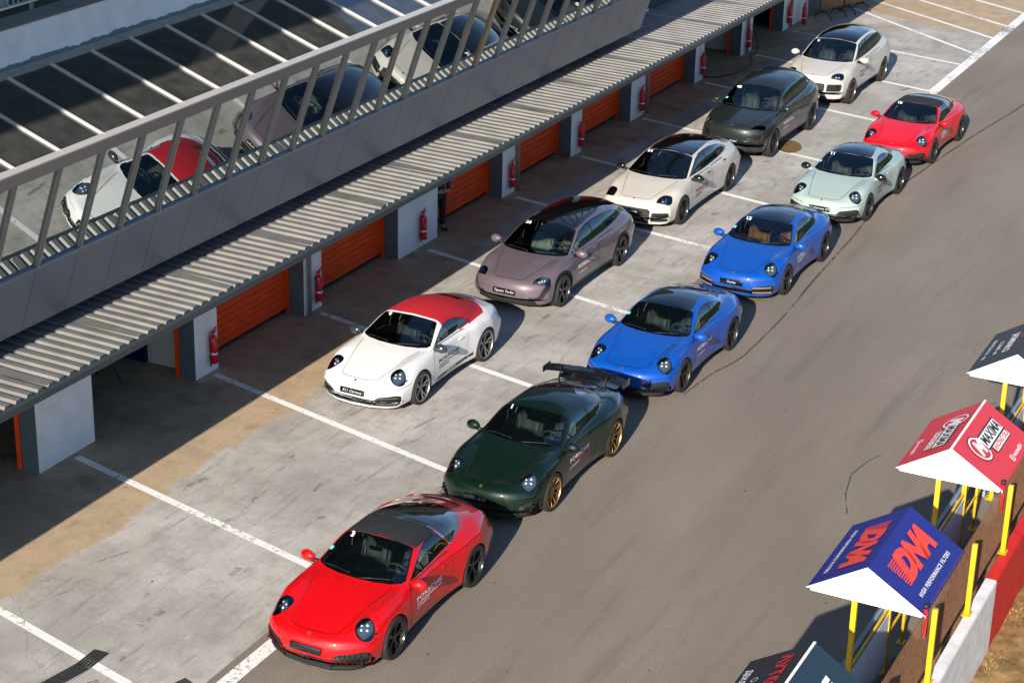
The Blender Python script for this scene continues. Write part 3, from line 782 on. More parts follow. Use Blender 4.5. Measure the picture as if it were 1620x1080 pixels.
    m.add(vs, [(i*n+k, i*n+(k+1) % n, (i+1)*n+(k+1) % n, (i+1)*n+k) for i in range(8) for k in range(n)], 0, True)
    m.bbox(.24, .56, dy+.02, dy+.17, dz-.03, dz+.035, .02)
    m.build('dashboard', o.get('dashmat', M['interior']), root, sharp=40)
    sy, sz = S['seats']; sx = S.get('seatx', .37)
    for x in (-sx, sx): seat(root, x, sy, sz, o['seat'])
    if S.get('rearseats'):
        ry, rz_ = S['rearseats']
        for x in (-.36, .36): seat(root, x, ry, rz_, o['seat'], .95, True)
    steering(root, sx, S['steer'][0], S['steer'][1], o.get('steermat', M['wheel_grey']))
    # mirror and wipers on the screen
    h, n, i, q = c.bvh.ray_cast(Vector((0, S['wstop'], 4)), Vector((0, 0, -1)), 5)
    m = MB(); m.bbox(-.11, .11, h.y-.06, h.y-.02, h.z-.10, h.z-.04, .015); m.bar((0, h.y-.02, h.z-.07), (0, h.y, h.z-.01), .02, .02); m.build('rear_view_mirror', M['black_sat'], root)
    m = MB()
    for (xa, ya, xb, yb) in S['wipers']:
        pts = []
        for t in range(8):
            x = xa+(xb-xa)*t/7; y = ya+(yb-ya)*t/7
            h, n, i, q = c.bvh.ray_cast(Vector((x, y, 4)), Vector((0, 0, -1)), 5); pts.append(h + n*.018)
        m.tube(pts, [.012]*3+[.008]*5, 6)
    m.build('wiper', M['black_sat'], root)
    # wheels
    for (wy, wr, ww, wx) in S['wheels']:
        for s in (1, -1):
            wheel(root, s*wx, wy, wr, ww, o['rim'], o['style'], s, o.get('cal', 'k'))
    for (wy, az, ar) in S['arches']:
        liner(root, wy, az, ar, .52, S.get('linx', .90)).build('wheel_arch', M['black_matt'], root)
    # number plate
    py, pz, pt = S['plate']
    h, n, i, q = c.bvh.ray_cast(Vector((0, -3, pz)), Vector((0, 1, 0)), 4)
    T = Matrix.Translation((0, h.y-.02, pz)) @ Matrix.Rotation(R(-pt), 4, 'X')
    m = MB(); m.bbox(-.26, .26, -.012, .012, -.056, .056, .006, M=T); pl = m.build('number_plate', M['black_gloss'], root)
    if o.get('plate'):
        v, f = art(o['plate'], size=.066, shear=.25, bold=.012, sx=1.25)
        m = MB(); m.add([T @ Vector((a, -.0145, b)) for a, b in v], f); m.build('plate_lettering', M['plate_white'], pl, fix=False)
    # crest
    cy = S['crest']
    a = [(ell(0, 0, .024, .030, 0, 14), [list(range(14))], 0, 0), (ell(0, .002, .013, .017, 0, 10), [list(range(10))], 1, 0)]
    h, n, i, q = c.bvh.ray_cast(Vector((0, cy, 4)), Vector((0, 0, -1)), 5)
    for kk, (V, F, mi, _) in enumerate(a):
        pass
    add_decal(root, c, 'bonnet_crest', [a[0]], lambda u, v: (u, cy-v, 1.2), (0, 0, 1), [M['gold']])
    q = add_decal(root, c, 'bonnet_crest_centre', [a[1]], lambda u, v: (u, cy-v, 1.2), (0, 0, 1), [M['crest_dark']]); q.parent = root
    for vtx in q.data.vertices: vtx.co.z += .0012
    # numbers and sticker on the windscreen
    if o.get('num'):
        nx, ny = S['numpos']
        v, f = shift(art(o['num'], size=.135, shear=.15, bold=.035), 0, 0)
        add_decal(root, c, 'race_number', [(v, f, 0, 0)], lambda u, w: (nx+u, ny-w*1.1, 1.5), (0, -.3, 1), [M['white']])
    if o.get('sticker'):
        nx, ny = S['stkpos']
        add_decal(root, c, 'sticker', [(ell(0, 0, .042, .042, 0, 16), [list(range(16))], 0, 0)], lambda u, w: (nx+u, ny-w*1.1, 1.5), (0, -.3, 1), [M['green']])
        add_decal(root, c, 'sticker_number', [(*shift(art('4', size=.06, bold=.02)), 0, 0)], lambda u, w: (nx+u, ny-w*1.1, 1.5), (0, -.3, 1.02), [M['white']])
    # door lettering on both sides
    ty, tz, ts = S['letter']; col = o.get('lettermats', [M['white'], M['white']])
    V1 = art('PORSCHE', size=.125, bold=.022, sx=1.6, space=1.12); V2 = art('EXPERIENCE', size=.066, bold=.02, sx=1.25, space=1.05)
    w1 = max(u for u, v in V1[0]); w2 = max(u for u, v in V2[0])
    for s in (1, -1):
        al = [(*shift(V1, 0, .0, ts), 0, .12), (*shift(rect(-w1, w1, -.011, .011), 0, -.085*ts, ts), 1, .10), (*shift(V2, (-w1+w2)*ts, -.15*ts, ts), 0, .12)]
        add_decal(root, c, 'door_lettering', al, lambda u, w: (1.2*s, ty+u*s, tz+w+.05*u*0), (s, 0, 0), col)
    for n in o.get('extra', []): n(root, c, parts, o)
    return body

SPORT.update(mirror=(.955, .60, .935), msc=1.12, liner=(.86, .40, 2.9), cabin=(.15, 2.75, .16, .74), belt=.80, dash=(.62, .83), seats=(1.42, .10), rearseats=None, steer=(1.02, .80),
    wstop=1.02, wipers=[(.05,.40,.55,.53), (-.62,.52,-.12,.44)], wheels=[(0, .338, .245, .805), (2.45, .356, .30, .785)],
    arches=[(0, .335, .385), (2.45, .345, .40)], plate=(0, .445, 12), crest=-.90, numpos=(-.455, .985), stkpos=(-.66, .66), letter=(1.06, .62, .85), linx=.89)

def sport(name, x, y, rz, label, var, o, group):
    K['nose'] = o.get('nose', 'bars'); key = ('sport', var, K['nose'])
    if key not in PREP: PREP[key] = prep_sport(var)
    c, parts = PREP[key]; r = car_root(name, x, y, rz, label, 'car', group)
    o.setdefault('roof', M['roofglass']); o.setdefault('handle', [(1.56,.79)]); common(r, c, parts, o, SPORT); return r
# ---------------------------------------------------------------- setting materials
def concrete_mat():
    m, t, b, out = nt('pit_concrete')
    ge = N(t, 'ShaderNodeNewGeometry'); sp = N(t, 'ShaderNodeSeparateXYZ'); t.links.new(ge.outputs['Position'], sp.inputs[0])
    def noise(scale, detail=6, rough=.6, sx=1, sy=1, loc=0, dist=0):
        mp = N(t, 'ShaderNodeMapping'); mp.inputs['Scale'].default_value = (sx, sy, 1); mp.inputs['Location'].default_value = (loc, loc*.7, 0)
        t.links.new(ge.outputs['Position'], mp.inputs[0])
        n = N(t, 'ShaderNodeTexNoise'); n.inputs['Scale'].default_value = scale; n.inputs['Detail'].default_value = detail; n.inputs['Roughness'].default_value = rough
        n.inputs['Distortion'].default_value = dist
        t.links.new(mp.outputs[0], n.inputs['Vector']); return n.outputs[0]
    def ramp(src, a, b_, lo=0, hi=1):
        r = N(t, 'ShaderNodeMapRange'); r.inputs['From Min'].default_value = a; r.inputs['From Max'].default_value = b_
        r.inputs['To Min'].default_value = lo; r.inputs['To Max'].default_value = hi; r.interpolation_type = 'SMOOTHSTEP'
        t.links.new(src, r.inputs[0]); return r.outputs[0]
    def mixc(f, a, c):
        mx = N(t, 'ShaderNodeMix', data_type='RGBA'); t.links.new(f, mx.inputs[0])
        for s, v in ((6, a), (7, c)):
            if isinstance(v, tuple): mx.inputs[s].default_value = rgb(v)
            else: t.links.new(v, mx.inputs[s])
        return mx.outputs[2]
    def math_(op, a, c=None, clamp=False):
        n = N(t, 'ShaderNodeMath', operation=op); n.use_clamp = clamp
        for i, v in enumerate((a, c)):
            if v is None: continue
            if isinstance(v, (int, float)): n.inputs[i].default_value = v
            else: t.links.new(v, n.inputs[i])
        return n.outputs[0]
    big = noise(.35, 5, .6); mid = noise(1.6, 8, .7, 1, 1, 4); fine = noise(22, 4, .6); strk = noise(1.3, 7, .75, 5.5, .7, 9, .6)
    base = mixc(ramp(big, .35, .65), (.375,.352,.32), (.545,.52,.485))
    base = mixc(ramp(mid, .40, .72, 0, .6), base, (.25,.24,.22))
    base = mixc(ramp(noise(2.6, 8, .75, 1.4, 1, 77), .58, .70, 0, .45), base, (.68,.665,.64))
    base = mixc(ramp(noise(4.5, 8, .8, 3.5, .8, 90), .60, .74, 0, .6), base, (.13,.125,.115))
    base = mixc(ramp(strk, .50, .76, 0, .8), base, (.15,.145,.135))
    # warm stained strip along the garages: an old coating edge that wanders
    wob = math_('MULTIPLY', math_('SUBTRACT', noise(.9, 5, .6, 1, 1, 20), .5), 1.0)
    edge = math_('ADD', sp.outputs[0], wob)
    ey = ramp(sp.outputs[1], 7, 20, -5.2, -6.6)
    tan = ramp(math_('SUBTRACT', edge, ey), -.06, .10, 1, 0)
    far = math_('MULTIPLY', ramp(math_('ADD', math_('ADD', sp.outputs[1], math_('MULTIPLY', sp.outputs[0], .35)), math_('MULTIPLY', wob, .5)), 43.05, 43.15), 1.0)
    tanf = math_('MAXIMUM', tan, far)
    tcol = mixc(ramp(mid, .35, .7), (.50,.375,.245), (.38,.285,.19))
    tcol = mixc(ramp(noise(2.2, 6, .7, 1, 1, 31), .5, .75, 0, .5), tcol, (.17,.14,.11))
    base = mixc(tanf, base, tcol)
    # oily dark stains by the garage doors
    oil = math_('MULTIPLY', ramp(noise(.8, 6, .65, .8, 1.2, 50), .52, .70), ramp(sp.outputs[0], -7.2, -5.8, 1, 0))
    base = mixc(math_('MULTIPLY', oil, .7), base, (.10,.088,.075))
    # small spots
    vo = N(t, 'ShaderNodeTexVoronoi'); vo.inputs['Scale'].default_value = 1.7; t.links.new(ge.outputs['Position'], vo.inputs['Vector'])
    sel = N(t, 'ShaderNodeSeparateColor'); t.links.new(vo.outputs['Color'], sel.inputs[0])
    dist = math_('ADD', vo.outputs['Distance'], math_('MULTIPLY', math_('SUBTRACT', noise(14, 3), .5), .16))
    sp1 = math_('MULTIPLY', ramp(dist, .03, .055, 1, 0), ramp(sel.outputs[0], .70, .72))
    base = mixc(math_('MULTIPLY', sp1, .75), base, (.10,.09,.08))
    # cracks and pour joints
    vc = N(t, 'ShaderNodeTexVoronoi', feature='DISTANCE_TO_EDGE'); vc.inputs['Scale'].default_value = .17
    dv = N(t, 'ShaderNodeVectorMath', operation='ADD'); nn = N(t, 'ShaderNodeTexNoise'); nn.inputs['Scale'].default_value = 1.1; nn.inputs['Detail'].default_value = 6
    t.links.new(ge.outputs['Position'], nn.inputs['Vector']); t.links.new(ge.outputs['Position'], dv.inputs[0]); t.links.new(nn.outputs['Color'], dv.inputs[1]); t.links.new(dv.outputs[0], vc.inputs['Vector'])
    crack = ramp(vc.outputs['Distance'], .0004, .0013, .4, 0)
    base = mixc(crack, base, (.10,.095,.085))
    base = mixc(ramp(fine, .3, .7, 0, .16), base, (.12,.115,.11))
    t.links.new(base, b.inputs['Base Color'])
    t.links.new(ramp(mid, .3, .7, .55, .85), b.inputs['Roughness']); b.inputs['Specular IOR Level'].default_value = .35
    bp = N(t, 'ShaderNodeBump'); bp.inputs['Strength'].default_value = .25; bp.inputs['Distance'].default_value = .01
    t.links.new(math_('ADD', fine, mid), bp.inputs['Height']); t.links.new(bp.outputs[0], b.inputs['Normal'])
    return m
def asphalt_mat():
    m, t, b, out = nt('asphalt')
    ge = N(t, 'ShaderNodeNewGeometry')
    def noise(scale, detail=6, rough=.6, sx=1, sy=1, loc=0):
        mp = N(t, 'ShaderNodeMapping'); mp.inputs['Scale'].default_value = (sx, sy, 1); mp.inputs['Location'].default_value = (loc, loc*.7, 0)
        t.links.new(ge.outputs['Position'], mp.inputs[0])
        n = N(t, 'ShaderNodeTexNoise'); n.inputs['Scale'].default_value = scale; n.inputs['Detail'].default_value = detail; n.inputs['Roughness'].default_value = rough
        t.links.new(mp.outputs[0], n.inputs['Vector']); return n.outputs[0]
    def ramp(src, a, b_, lo=0, hi=1):
        r = N(t, 'ShaderNodeMapRange'); r.inputs['From Min'].default_value = a; r.inputs['From Max'].default_value = b_
        r.inputs['To Min'].default_value = lo; r.inputs['To Max'].default_value = hi; r.interpolation_type = 'SMOOTHSTEP'
        t.links.new(src, r.inputs[0]); return r.outputs[0]
    def mixc(f, a, c):
        mx = N(t, 'ShaderNodeMix', data_type='RGBA'); t.links.new(f, mx.inputs[0])
        for s, v in ((6, a), (7, c)):
            if isinstance(v, tuple): mx.inputs[s].default_value = rgb(v)
            else: t.links.new(v, mx.inputs[s])
        return mx.outputs[2]
    base = mixc(ramp(noise(.25, 4, .6, 1.6, .45), .35, .68), (.225,.190,.156), (.285,.244,.204))
    base = mixc(ramp(noise(.9, 6, .7, 2.4, .16, 7), .50, .74, 0, .45), base, (.125,.104,.086))
    base = mixc(ramp(noise(60, 3, .7), .3, .75, 0, .6), base, (.09,.076,.065))
    base = mixc(ramp(noise(140, 2, .6, 1, 1, 3), .55, .72, 0, .5), base, (.26,.235,.20))
    vo = N(t, 'ShaderNodeTexVoronoi'); vo.inputs['Scale'].default_value = 2.3; t.links.new(ge.outputs['Position'], vo.inputs['Vector'])
    sel = N(t, 'ShaderNodeSeparateColor'); t.links.new(vo.outputs['Color'], sel.inputs[0])
    a = N(t, 'ShaderNodeMath', operation='MULTIPLY'); t.links.new(ramp(vo.outputs['Distance'], .03, .065, 1, 0), a.inputs[0]); t.links.new(ramp(sel.outputs[0], .62, .64), a.inputs[1])
    base = mixc(a.outputs[0], base, (.04,.034,.03))
    t.links.new(base, b.inputs['Base Color']); b.inputs['Roughness'].default_value = .8; b.inputs['Specular IOR Level'].default_value = .3
    bp = N(t, 'ShaderNodeBump'); bp.inputs['Strength'].default_value = .35; bp.inputs['Distance'].default_value = .008
    t.links.new(noise(90, 3, .7), bp.inputs['Height']); t.links.new(bp.outputs[0], b.inputs['Normal'])
    return m
def worn_mat(name, c, under, wear=.62, alpha=True):
    """road paint, worn through in patches (holes show the ground below)"""
    m, t, b, out = nt(name)
    ge = N(t, 'ShaderNodeNewGeometry')
    n = N(t, 'ShaderNodeTexNoise'); n.inputs['Scale'].default_value = 9; n.inputs['Detail'].default_value = 8; n.inputs['Roughness'].default_value = .75
    t.links.new(ge.outputs['Position'], n.inputs['Vector'])
    n2 = N(t, 'ShaderNodeTexNoise'); n2.inputs['Scale'].default_value = .7; t.links.new(ge.outputs['Position'], n2.inputs['Vector'])
    s = N(t, 'ShaderNodeMath', operation='ADD'); t.links.new(n.outputs[0], s.inputs[0])
    s2 = N(t, 'ShaderNodeMath', operation='MULTIPLY'); s2.inputs[1].default_value = .5; t.links.new(n2.outputs[0], s2.inputs[0]); t.links.new(s2.outputs[0], s.inputs[1])
    r = N(t, 'ShaderNodeMapRange'); r.inputs['From Min'].default_value = wear+.25; r.inputs['From Max'].default_value = wear+.33; r.inputs['To Min'].default_value = 1; r.inputs['To Max'].default_value = .0
    t.links.new(s.outputs[0], r.inputs[0]); t.links.new(r.outputs[0], b.inputs['Alpha'])
    b.inputs['Base Color'].default_value = rgb(c); b.inputs['Roughness'].default_value = .7
    return m
MT = {}
MT['concrete'] = concrete_mat(); MT['asphalt'] = asphalt_mat()
MT['line'] = worn_mat('road_paint', (.80,.80,.79), None, .56)
MT['rubber'] = worn_mat('rubber_mark', (.03,.03,.03), None, .60)
MT['faint_road'] = worn_mat('faint_road_mark', (.10,.082,.066), None, .43)
MT['tar'] = worn_mat('tar_seam', (.06,.05,.043), None, .50)
MT['cladding'] = plain('grey_cladding', (.18,.205,.245), .42, metal=.25, noise=.06, nscale=1.2)
MT['alu'] = plain('grey_window_frame', (.36,.345,.32), .4, metal=.3)
MT['alu_pale'] = plain('pale_roof_bar', (.62,.60,.58), .35, metal=.3)  # paler metal for the roof bars and top flashing
MT['tanbar'] = plain('tan_downpipe', (.55,.40,.23), .45)
MT['facglass'] = plain('solar_control_glass', (.42,.465,.47), .006, metal=1, bump=.012, bscale=.9)
MT['roofglass'] = plain('dusty_dark_glass', (.052,.053,.050), .05, spec=.9, noise=.35, nscale=3)
MT['canopy'] = plain('galvanised_sheet', (.185,.18,.175), .5, metal=.15, noise=.16, nscale=2.2)
MT['gutter'] = plain('dark_green_grey_gutter', (.035,.05,.055), .4)
MT['white_wall'] = plain('white_wall_paint', (.84,.86,.88), .7, noise=.07, nscale=2.5, bump=.12, bscale=25)
MT['grey_wall'] = plain('slate_grey_paint', (.085,.115,.14), .65, noise=.12, nscale=4)
MT['orange'] = plain('orange_door_paint', (.86,.070,.006), .45, noise=.10, nscale=3)
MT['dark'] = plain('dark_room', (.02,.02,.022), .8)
MT['navy'] = plain('navy_panel', (.010,.014,.075), .4)
MT['cream_wall'] = plain('cream_wall_paint', (.60,.62,.58), .7, noise=.06)
MT['ledge'] = plain('ledge_concrete', (.36,.335,.28), .8, noise=.18, nscale=4, bump=.2, bscale=30)
MT['roof_dark'] = plain('bitumen_roof', (.035,.035,.035), .8, noise=.3, nscale=3)
MT['coping'] = plain('grey_coping', (.14,.145,.16), .5)
MT['red'] = plain('red_extinguisher_paint', (.62,.008,.02), .25, coat=.5)
MT['yellow'] = plain('yellow_paint', (.72,.42,.01), .45, noise=.07, nscale=6)
MT['rust'] = plain('rusty_wire', (.14,.065,.03), .8, noise=.3, nscale=12)
MT['blk'] = plain('black_metal', (.015,.015,.015), .45)
MT['step'] = plain('dark_concrete', (.11,.10,.09), .85, noise=.35, nscale=3, bump=.3, bscale=20)
MT['armco'] = plain('blue_grey_rail_paint', (.22,.32,.38), .5, noise=.12, nscale=5)
MT['board'] = plain('pale_blue_board', (.62,.70,.78), .55, noise=.1, nscale=3)
MT['wallred'] = plain('red_wall_paint', (.62,.012,.016), .6, noise=.14, nscale=5, bump=.15, bscale=30)
MT['wallwhite'] = plain('white_pit_wall_paint', (.74,.75,.76), .65, noise=.13, nscale=5, bump=.2, bscale=30)
MT['white_vinyl'] = plain('white_canopy_sheet', (.90,.90,.90), .55)
def grass_mat():
    m, t, b, out = nt('dry_grass_ground')
    tc = N(t, 'ShaderNodeNewGeometry'); n = N(t, 'ShaderNodeTexNoise'); n.inputs['Scale'].default_value = 2.2; n.inputs['Detail'].default_value = 8; n.inputs['Roughness'].default_value = .7
    t.links.new(tc.outputs['Position'], n.inputs['Vector'])
    r = N(t, 'ShaderNodeValToRGB'); e = r.color_ramp.elements
    e[0].position = .36; e[0].color = (.07,.06,.02,1); e[1].position = .62; e[1].color = (.40,.23,.09,1)
    k = r.color_ramp.elements.new(.48); k.color = (.22,.13,.045,1)
    t.links.new(n.outputs[0], r.inputs[0]); t.links.new(r.outputs[0], b.inputs['Base Color']); b.inputs['Roughness'].default_value = .9
    return m
MT['grass'] = grass_mat()

# ---------------------------------------------------------------- ground
def sheet(name, polys, z, mat, kind='structure', label=None, cat=None, group=None):
    m = MB()
    for p in polys: m.add([(a, b, z) for a, b in p], [list(range(len(p)))])
    o = m.build(name, mat, fix=False)
    if o.data.polygons[0].normal.z < 0: o.data.flip_normals()
    tag(o, label, cat, group, kind); return o
sheet('track', [[(-600,-400), (600,-400), (600,900), (-600,900)]], -.004, MT['asphalt'])
rnd_ = random.Random(3)
ed = [(-1.135 + rnd_.uniform(-.012,.012), y) for y in np.arange(-12, 60, .8)]
sheet('pit_apron', [[(-30,-12)] + ed + [(-30, 59.2)]], 0, MT['concrete'])
LZ = .004
def quad(a, b, w):
    a = np.array(a, float); b = np.array(b, float); d = (b-a)/np.linalg.norm(b-a); n = np.array([-d[1], d[0]])*w/2
    return [tuple(a-n), tuple(b-n), tuple(b+n), tuple(a+n)]
lane = [quad((-.905,-12), (-.875,-.2), .25), quad((-.96,31.4), (-.96,60), .32)]
for q in lane: sheet('painted_line', [q], LZ, MT['line'])
bay = [((-5.02-2.3,-1.68+.58), (-1.35,-2.62)), ((-7.36,3.15), (-1.38,1.68)), ((-7.36,7.40), (-1.40,5.85)), ((-7.29,11.19), (-1.40,9.83)), ((-7.24,15.78), (-1.40,14.33)),
       ((-7.25,20.25), (-1.4,19.1)), ((-7.27,24.22), (-1.43,22.85)), ((-7.32,28.45), (-1.45,27.1)), ((-7.25,33.09), (-1.15,31.6)), ((-7.15,37.17), (-1.1,35.7)), ((-7.17,40.89), (-1.1,39.4)),
       ((-6.52,45.42), (-1.1,41.05)), ((-6.34,47.08), (-1.1,43.5)), ((-5.2,48.2), (-1.1,45.5)), ((-4.4,49.9), (-1.1,47.85))]
for a, b in bay: sheet('painted_line', [quad(a, b, .155)], LZ+.001, MT['line'])
# tyre marks
def strips(pts, w, n, gap):
    out = []
    for k in range(n):
        o = (k-(n-1)/2)*(w+gap)
        for (a, b) in zip(pts[:-1], pts[1:]):
            a = np.array(a, float); b = np.array(b, float); d = (b-a)/np.linalg.norm(b-a); nn = np.array([-d[1], d[0]])*o
            out.append(quad(a+nn, b+nn, w))
    return out
for pts, w, n, g_ in (([(-3.06,-3.1), (-2.93,-2.35), (-2.95,-1.9)], .05, 5, .003), ([(-1.5,-2.3), (-1.38,-1.95)], .04, 4, .004), ([(-2.7,-3.0), (-2.45,-2.6)], .02, 4, .03)):
    sheet('tyre_mark', strips(pts, w, n, g_), LZ+.003, MT['rubber'])
MT['faint'] = worn_mat('faint_rubber_mark', (.12,.115,.105), None, .46)
for _ in range(80):
    x = rnd_.uniform(-5.2, -1.6); y = rnd_.uniform(-3, 42); a = rnd_.gauss(1.45, .16); l = rnd_.uniform(.12, .8); n_ = rnd_.choice((2, 3, 5, 7)); d_ = (math.cos(a)*l, math.sin(a)*l)
    sheet('tyre_mark', strips([(x, y), (x+d_[0]*.5, y+d_[1]*.5), (x+d_[0], y+d_[1]*.98)], .011, n_, .013), LZ-.0015, MT['faint'])
tarp = [(1.95,40), (1.76,35.71), (1.31,31.62), (.98,27.68), (.80,25.07), (1.0,21.5), (1.13,18.46), (1.3,15.48), (1.32,13.51), (1.07,12.06), (.98,11)]
f = pchip([(b, a) for a, b in tarp])
yy = np.arange(11, 40, .35); cur = [(float(f(y))+rnd_.uniform(-.006,.006), y) for y in yy]
sheet('tar_seam', [quad(a, b, .035 if a[1] < 17 else .05) for a, b in zip(cur[:-1], cur[1:])], LZ-.002, MT['tar'])
cur = [(4.0+.10*math.sin(y*.3), y) for y in np.arange(5, 30, .5)]
sheet('oil_stain', [ell(-2.8, 27.95, .34, .62, .3, 20)], LZ+.002, plain('brown_spilt_oil', (.17,.105,.04), .55, noise=.25, nscale=6))
for pts in ([(5.15,10.3), (5.0,9.9), (4.9,9.2), (5.05,8.4), (5.3,7.7)], [(6.4,13.6), (6.2,13.2), (6.35,12.9)]):
    sheet('tar_seam', [quad(a, b, .022) for a, b in zip(pts[:-1], pts[1:])], LZ, MT['tar'])
# unseen wooded ridge, added beyond the frame to give the cars dark reflections
hm = MB(); rh = random.Random(11); na = 90
for i in range(na+1):
    a = R(-62 + 300*i/na); hh = (26 + 9*math.sin(a*3+1) + 5*math.sin(a*7) + rh.uniform(-2.5, 2.5))*(.55 if math.sin(a) < -.35 else 1)
    for rr, zz in ((95, -1), (112, hh*.55+rh.uniform(-2, 2)), (135, hh), (190, hh*.9), (260, hh*1.15)): hm.v.append((rr*math.cos(a), 20+rr*math.sin(a)*1.25+30, zz))
for i in range(na):
    for k in range(4): p = i*5+k; hm.f.append([p, p+5, p+6, p+1]); hm.m.append(0); hm.sm.append(True)
tag(hm.build('reflection_hills', plain('reflection_hillside', (.045,.06,.022), .9, noise=.5, nscale=.08), fix=False), kind='structure')
# grass beyond the pit wall
gr = MB(); nx, ny = 60, 150
for i in range(nx+1):
    for j in range(ny+1):
        x = 8.50 + (i/nx)**1.6*40; y = -14 + 74*j/ny
        gr.v.append((x, y, .006 + .05*abs(math.sin(x*3.1+math.cos(y*2.3)*2))*(i > 0) + rnd_.uniform(0,.03)*(i > 0)))
for i in range(nx):
    for j in range(ny): a = i*(ny+1)+j; gr.f.append([a, a+ny+1, a+ny+2, a+1]); gr.m.append(0); gr.sm.append(True)
tag(gr.build('grass_verge', MT['grass'], fix=False), kind='structure')
bl = MB()
for _ in range(14000):
    x = 8.56 + abs(rnd_.gauss(0, .9)); y = rnd_.uniform(-1, 10.5)
    if rnd_.random() < .25 + .5*abs(math.sin(x*2.2+y*1.3)): pass
    else: continue
    a = rnd_.uniform(0, 6.28); h = rnd_.uniform(.02, .06); w = .006; l = rnd_.uniform(.02, .08); c, s = math.cos(a), math.sin(a)
    bl.add([(x-c*w, y-s*w, .02), (x+c*w, y+s*w, .02), (x-s*l, y+c*l, .02+h)], [(0, 1, 2)], 0 if rnd_.random() < .7 else 1)
tag(bl.build('dry_grass', [plain('straw_blade', (.42,.27,.10), .8), plain('green_blade', (.10,.10,.025), .8)], fix=False), 'dry yellow grass growing beyond the red and white pit wall', 'grass', kind='stuff')

# ---------------------------------------------------------------- pit building
PIL = [(-6.0,-2.6), (2.30,3.85), (6.97,7.73), (10.87,11.57), (14.82,16.67), (20.0,20.71), (24.0,24.66), (27.95,28.95), (32.80,33.49), (36.73,37.73), (40.72,43.33)]
bld = empty('pit_building', (-8, 15, 0)); tag(bld, 'grey pit building with slanted glass front above a row of orange garage doors', 'building')
def bb(name, m, mats, par=bld, **k):
    o = m.build(name, mats, None, **k); o.parent = par
    o.matrix_parent_inverse = Matrix.Identity(4)
    if par is bld: o.location = o.location - Vector(bld.location)
    return o
for y0, y1 in PIL:
    m = MB(); m.box(-7.85, -7.5, y0, y1, 0, 3.04, 1); m.box(-7.5, -7.497, y0+.003, y1-.003, 0, 3.03, 0)
    m.box(-7.86, -7.852, y0+.01, y1-.01, 0, 3.0, 1)
    bb('pillar', m, [MT['white_wall'], MT['grey_wall']])
    m = MB(); m.box(-7.97, -7.87, y0-.004, y0+.10, 0, 2.95); m.box(-7.97, -7.87, y1-.10, y1+.004, 0, 2.95); 
    bb('door_jamb', m, MT['orange'])
def roller(y0, y1, z0=.10, z1=3.0, x=-7.93):
    m = MB(); n = int((z1-z0)/.145); p = []
    for k in range(n):
        z = z0+k*.145; p += [(x-.012, z), (x+.024, z+.016), (x+.028, z+.07), (x+.020, z+.122), (x-.012, z+.145)]
    b = len(m.v)
    vs = [(a, yv, c) for yv in (y0, y1) for a, c in p]; k = len(p)
    m.add(vs, [(i, i+1, i+1+k, i+k) for i in range(k-1)], 0)
    m.box(x-.02, x+.022, y0, y1, z0-.045, z0, 1)
    return m
gaps = [(a[1], b[0]) for a, b in zip(PIL[:-1], PIL[1:])]
for i, (a, b) in enumerate(gaps):
    if i in (0, 1, 9): continue
    z0 = 1.35 if i == 8 else (.10 if i != 6 else .16)
    bb('garage_door', roller(a+.03, b-.03, z0), [MT['orange'], MT['blk']], sharp=20)
# rooms behind the open bays
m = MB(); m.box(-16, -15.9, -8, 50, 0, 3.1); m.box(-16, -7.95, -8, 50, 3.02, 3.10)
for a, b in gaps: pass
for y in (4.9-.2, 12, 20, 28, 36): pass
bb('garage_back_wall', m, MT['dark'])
def cross_wall(y, mat, x0=-15.9, x1=-7.99, nm='partition_wall'):
    m = MB(); m.box(x0, x1, y, y+.12, 0, 3.0); bb(nm, m, mat)
cross_wall(7.28, MT['cream_wall'], -8.85); 
m = MB(); m.box(-15.9, -8.87, 7.20, 7.40, 0, 3.0); bb('partition_wall', m, MT['navy'])
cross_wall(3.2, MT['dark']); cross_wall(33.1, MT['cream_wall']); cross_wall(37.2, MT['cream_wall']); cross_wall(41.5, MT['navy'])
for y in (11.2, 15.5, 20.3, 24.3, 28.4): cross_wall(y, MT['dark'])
# upper wall behind the canopy
m = MB(); m.box(-8.3, -7.86, 25.9, 60, 3.12, 5.9); m.box(-8.3, -7.86, -10, 25.9, 3.12, 4.4, 0); bb('upper_wall', m, MT['white_wall'])
m = MB(); m.box(-7.98, -7.85, -8, 50, 2.95, 3.04); bb('lintel', m, MT['grey_wall'])
# canopy of ribbed sheet
def cz(y): return 3.055 - .0086*(y-1)*.75
m = MB(); pitch = .252; X0, X1 = -7.86, -5.12; ys = np.arange(-9, 51, pitch)
prof = []
for y in ys: prof += [(y, 0), (y+.075, 0), (y+.100, .044), (y+.218, .044), (y+.240, 0)]
k = len(prof)
dz = rnd_.uniform
vs = [(X0, y, cz(y)+z+.06) for y, z in prof] + [(X1, y, cz(y)+z) for y, z in prof]
m.add(vs, [(i, i+1, i+1+k, i+k) for i in range(k-1)], 0)
vs = [(X0, y, cz(y)+z+.052) for y, z in prof] + [(X1, y, cz(y)+z-.008) for y, z in prof]
m.add(vs, [(i+k, i+1+k, i+1, i) for i in range(k-1)], 1)
for y in ys:        # folded ends of the ribs and screw caps
    m.add([(X1, y+.085, cz(y)-.004), (X1+.004, y+.105, cz(y)+.034), (X1+.004, y+.215, cz(y)+.034), (X1, y+.235, cz(y)-.004)], [(0, 1, 2, 3)], 2)
for i, y in enumerate(ys):
    if i % 2 == 0:
        for x in (-5.45,):
            m.lathe([(.016, 0), (.014, .012), (0, .014)], 6, Matrix.Translation((x+rnd_.uniform(-.02,.02), y+.16, cz(y)+.040)) @ Matrix.Rotation(R(-90), 4, 'Y'), 2)
can = bb('canopy_roof', m, [MT['canopy'], MT['dark'], M['chrome']], fix=False)
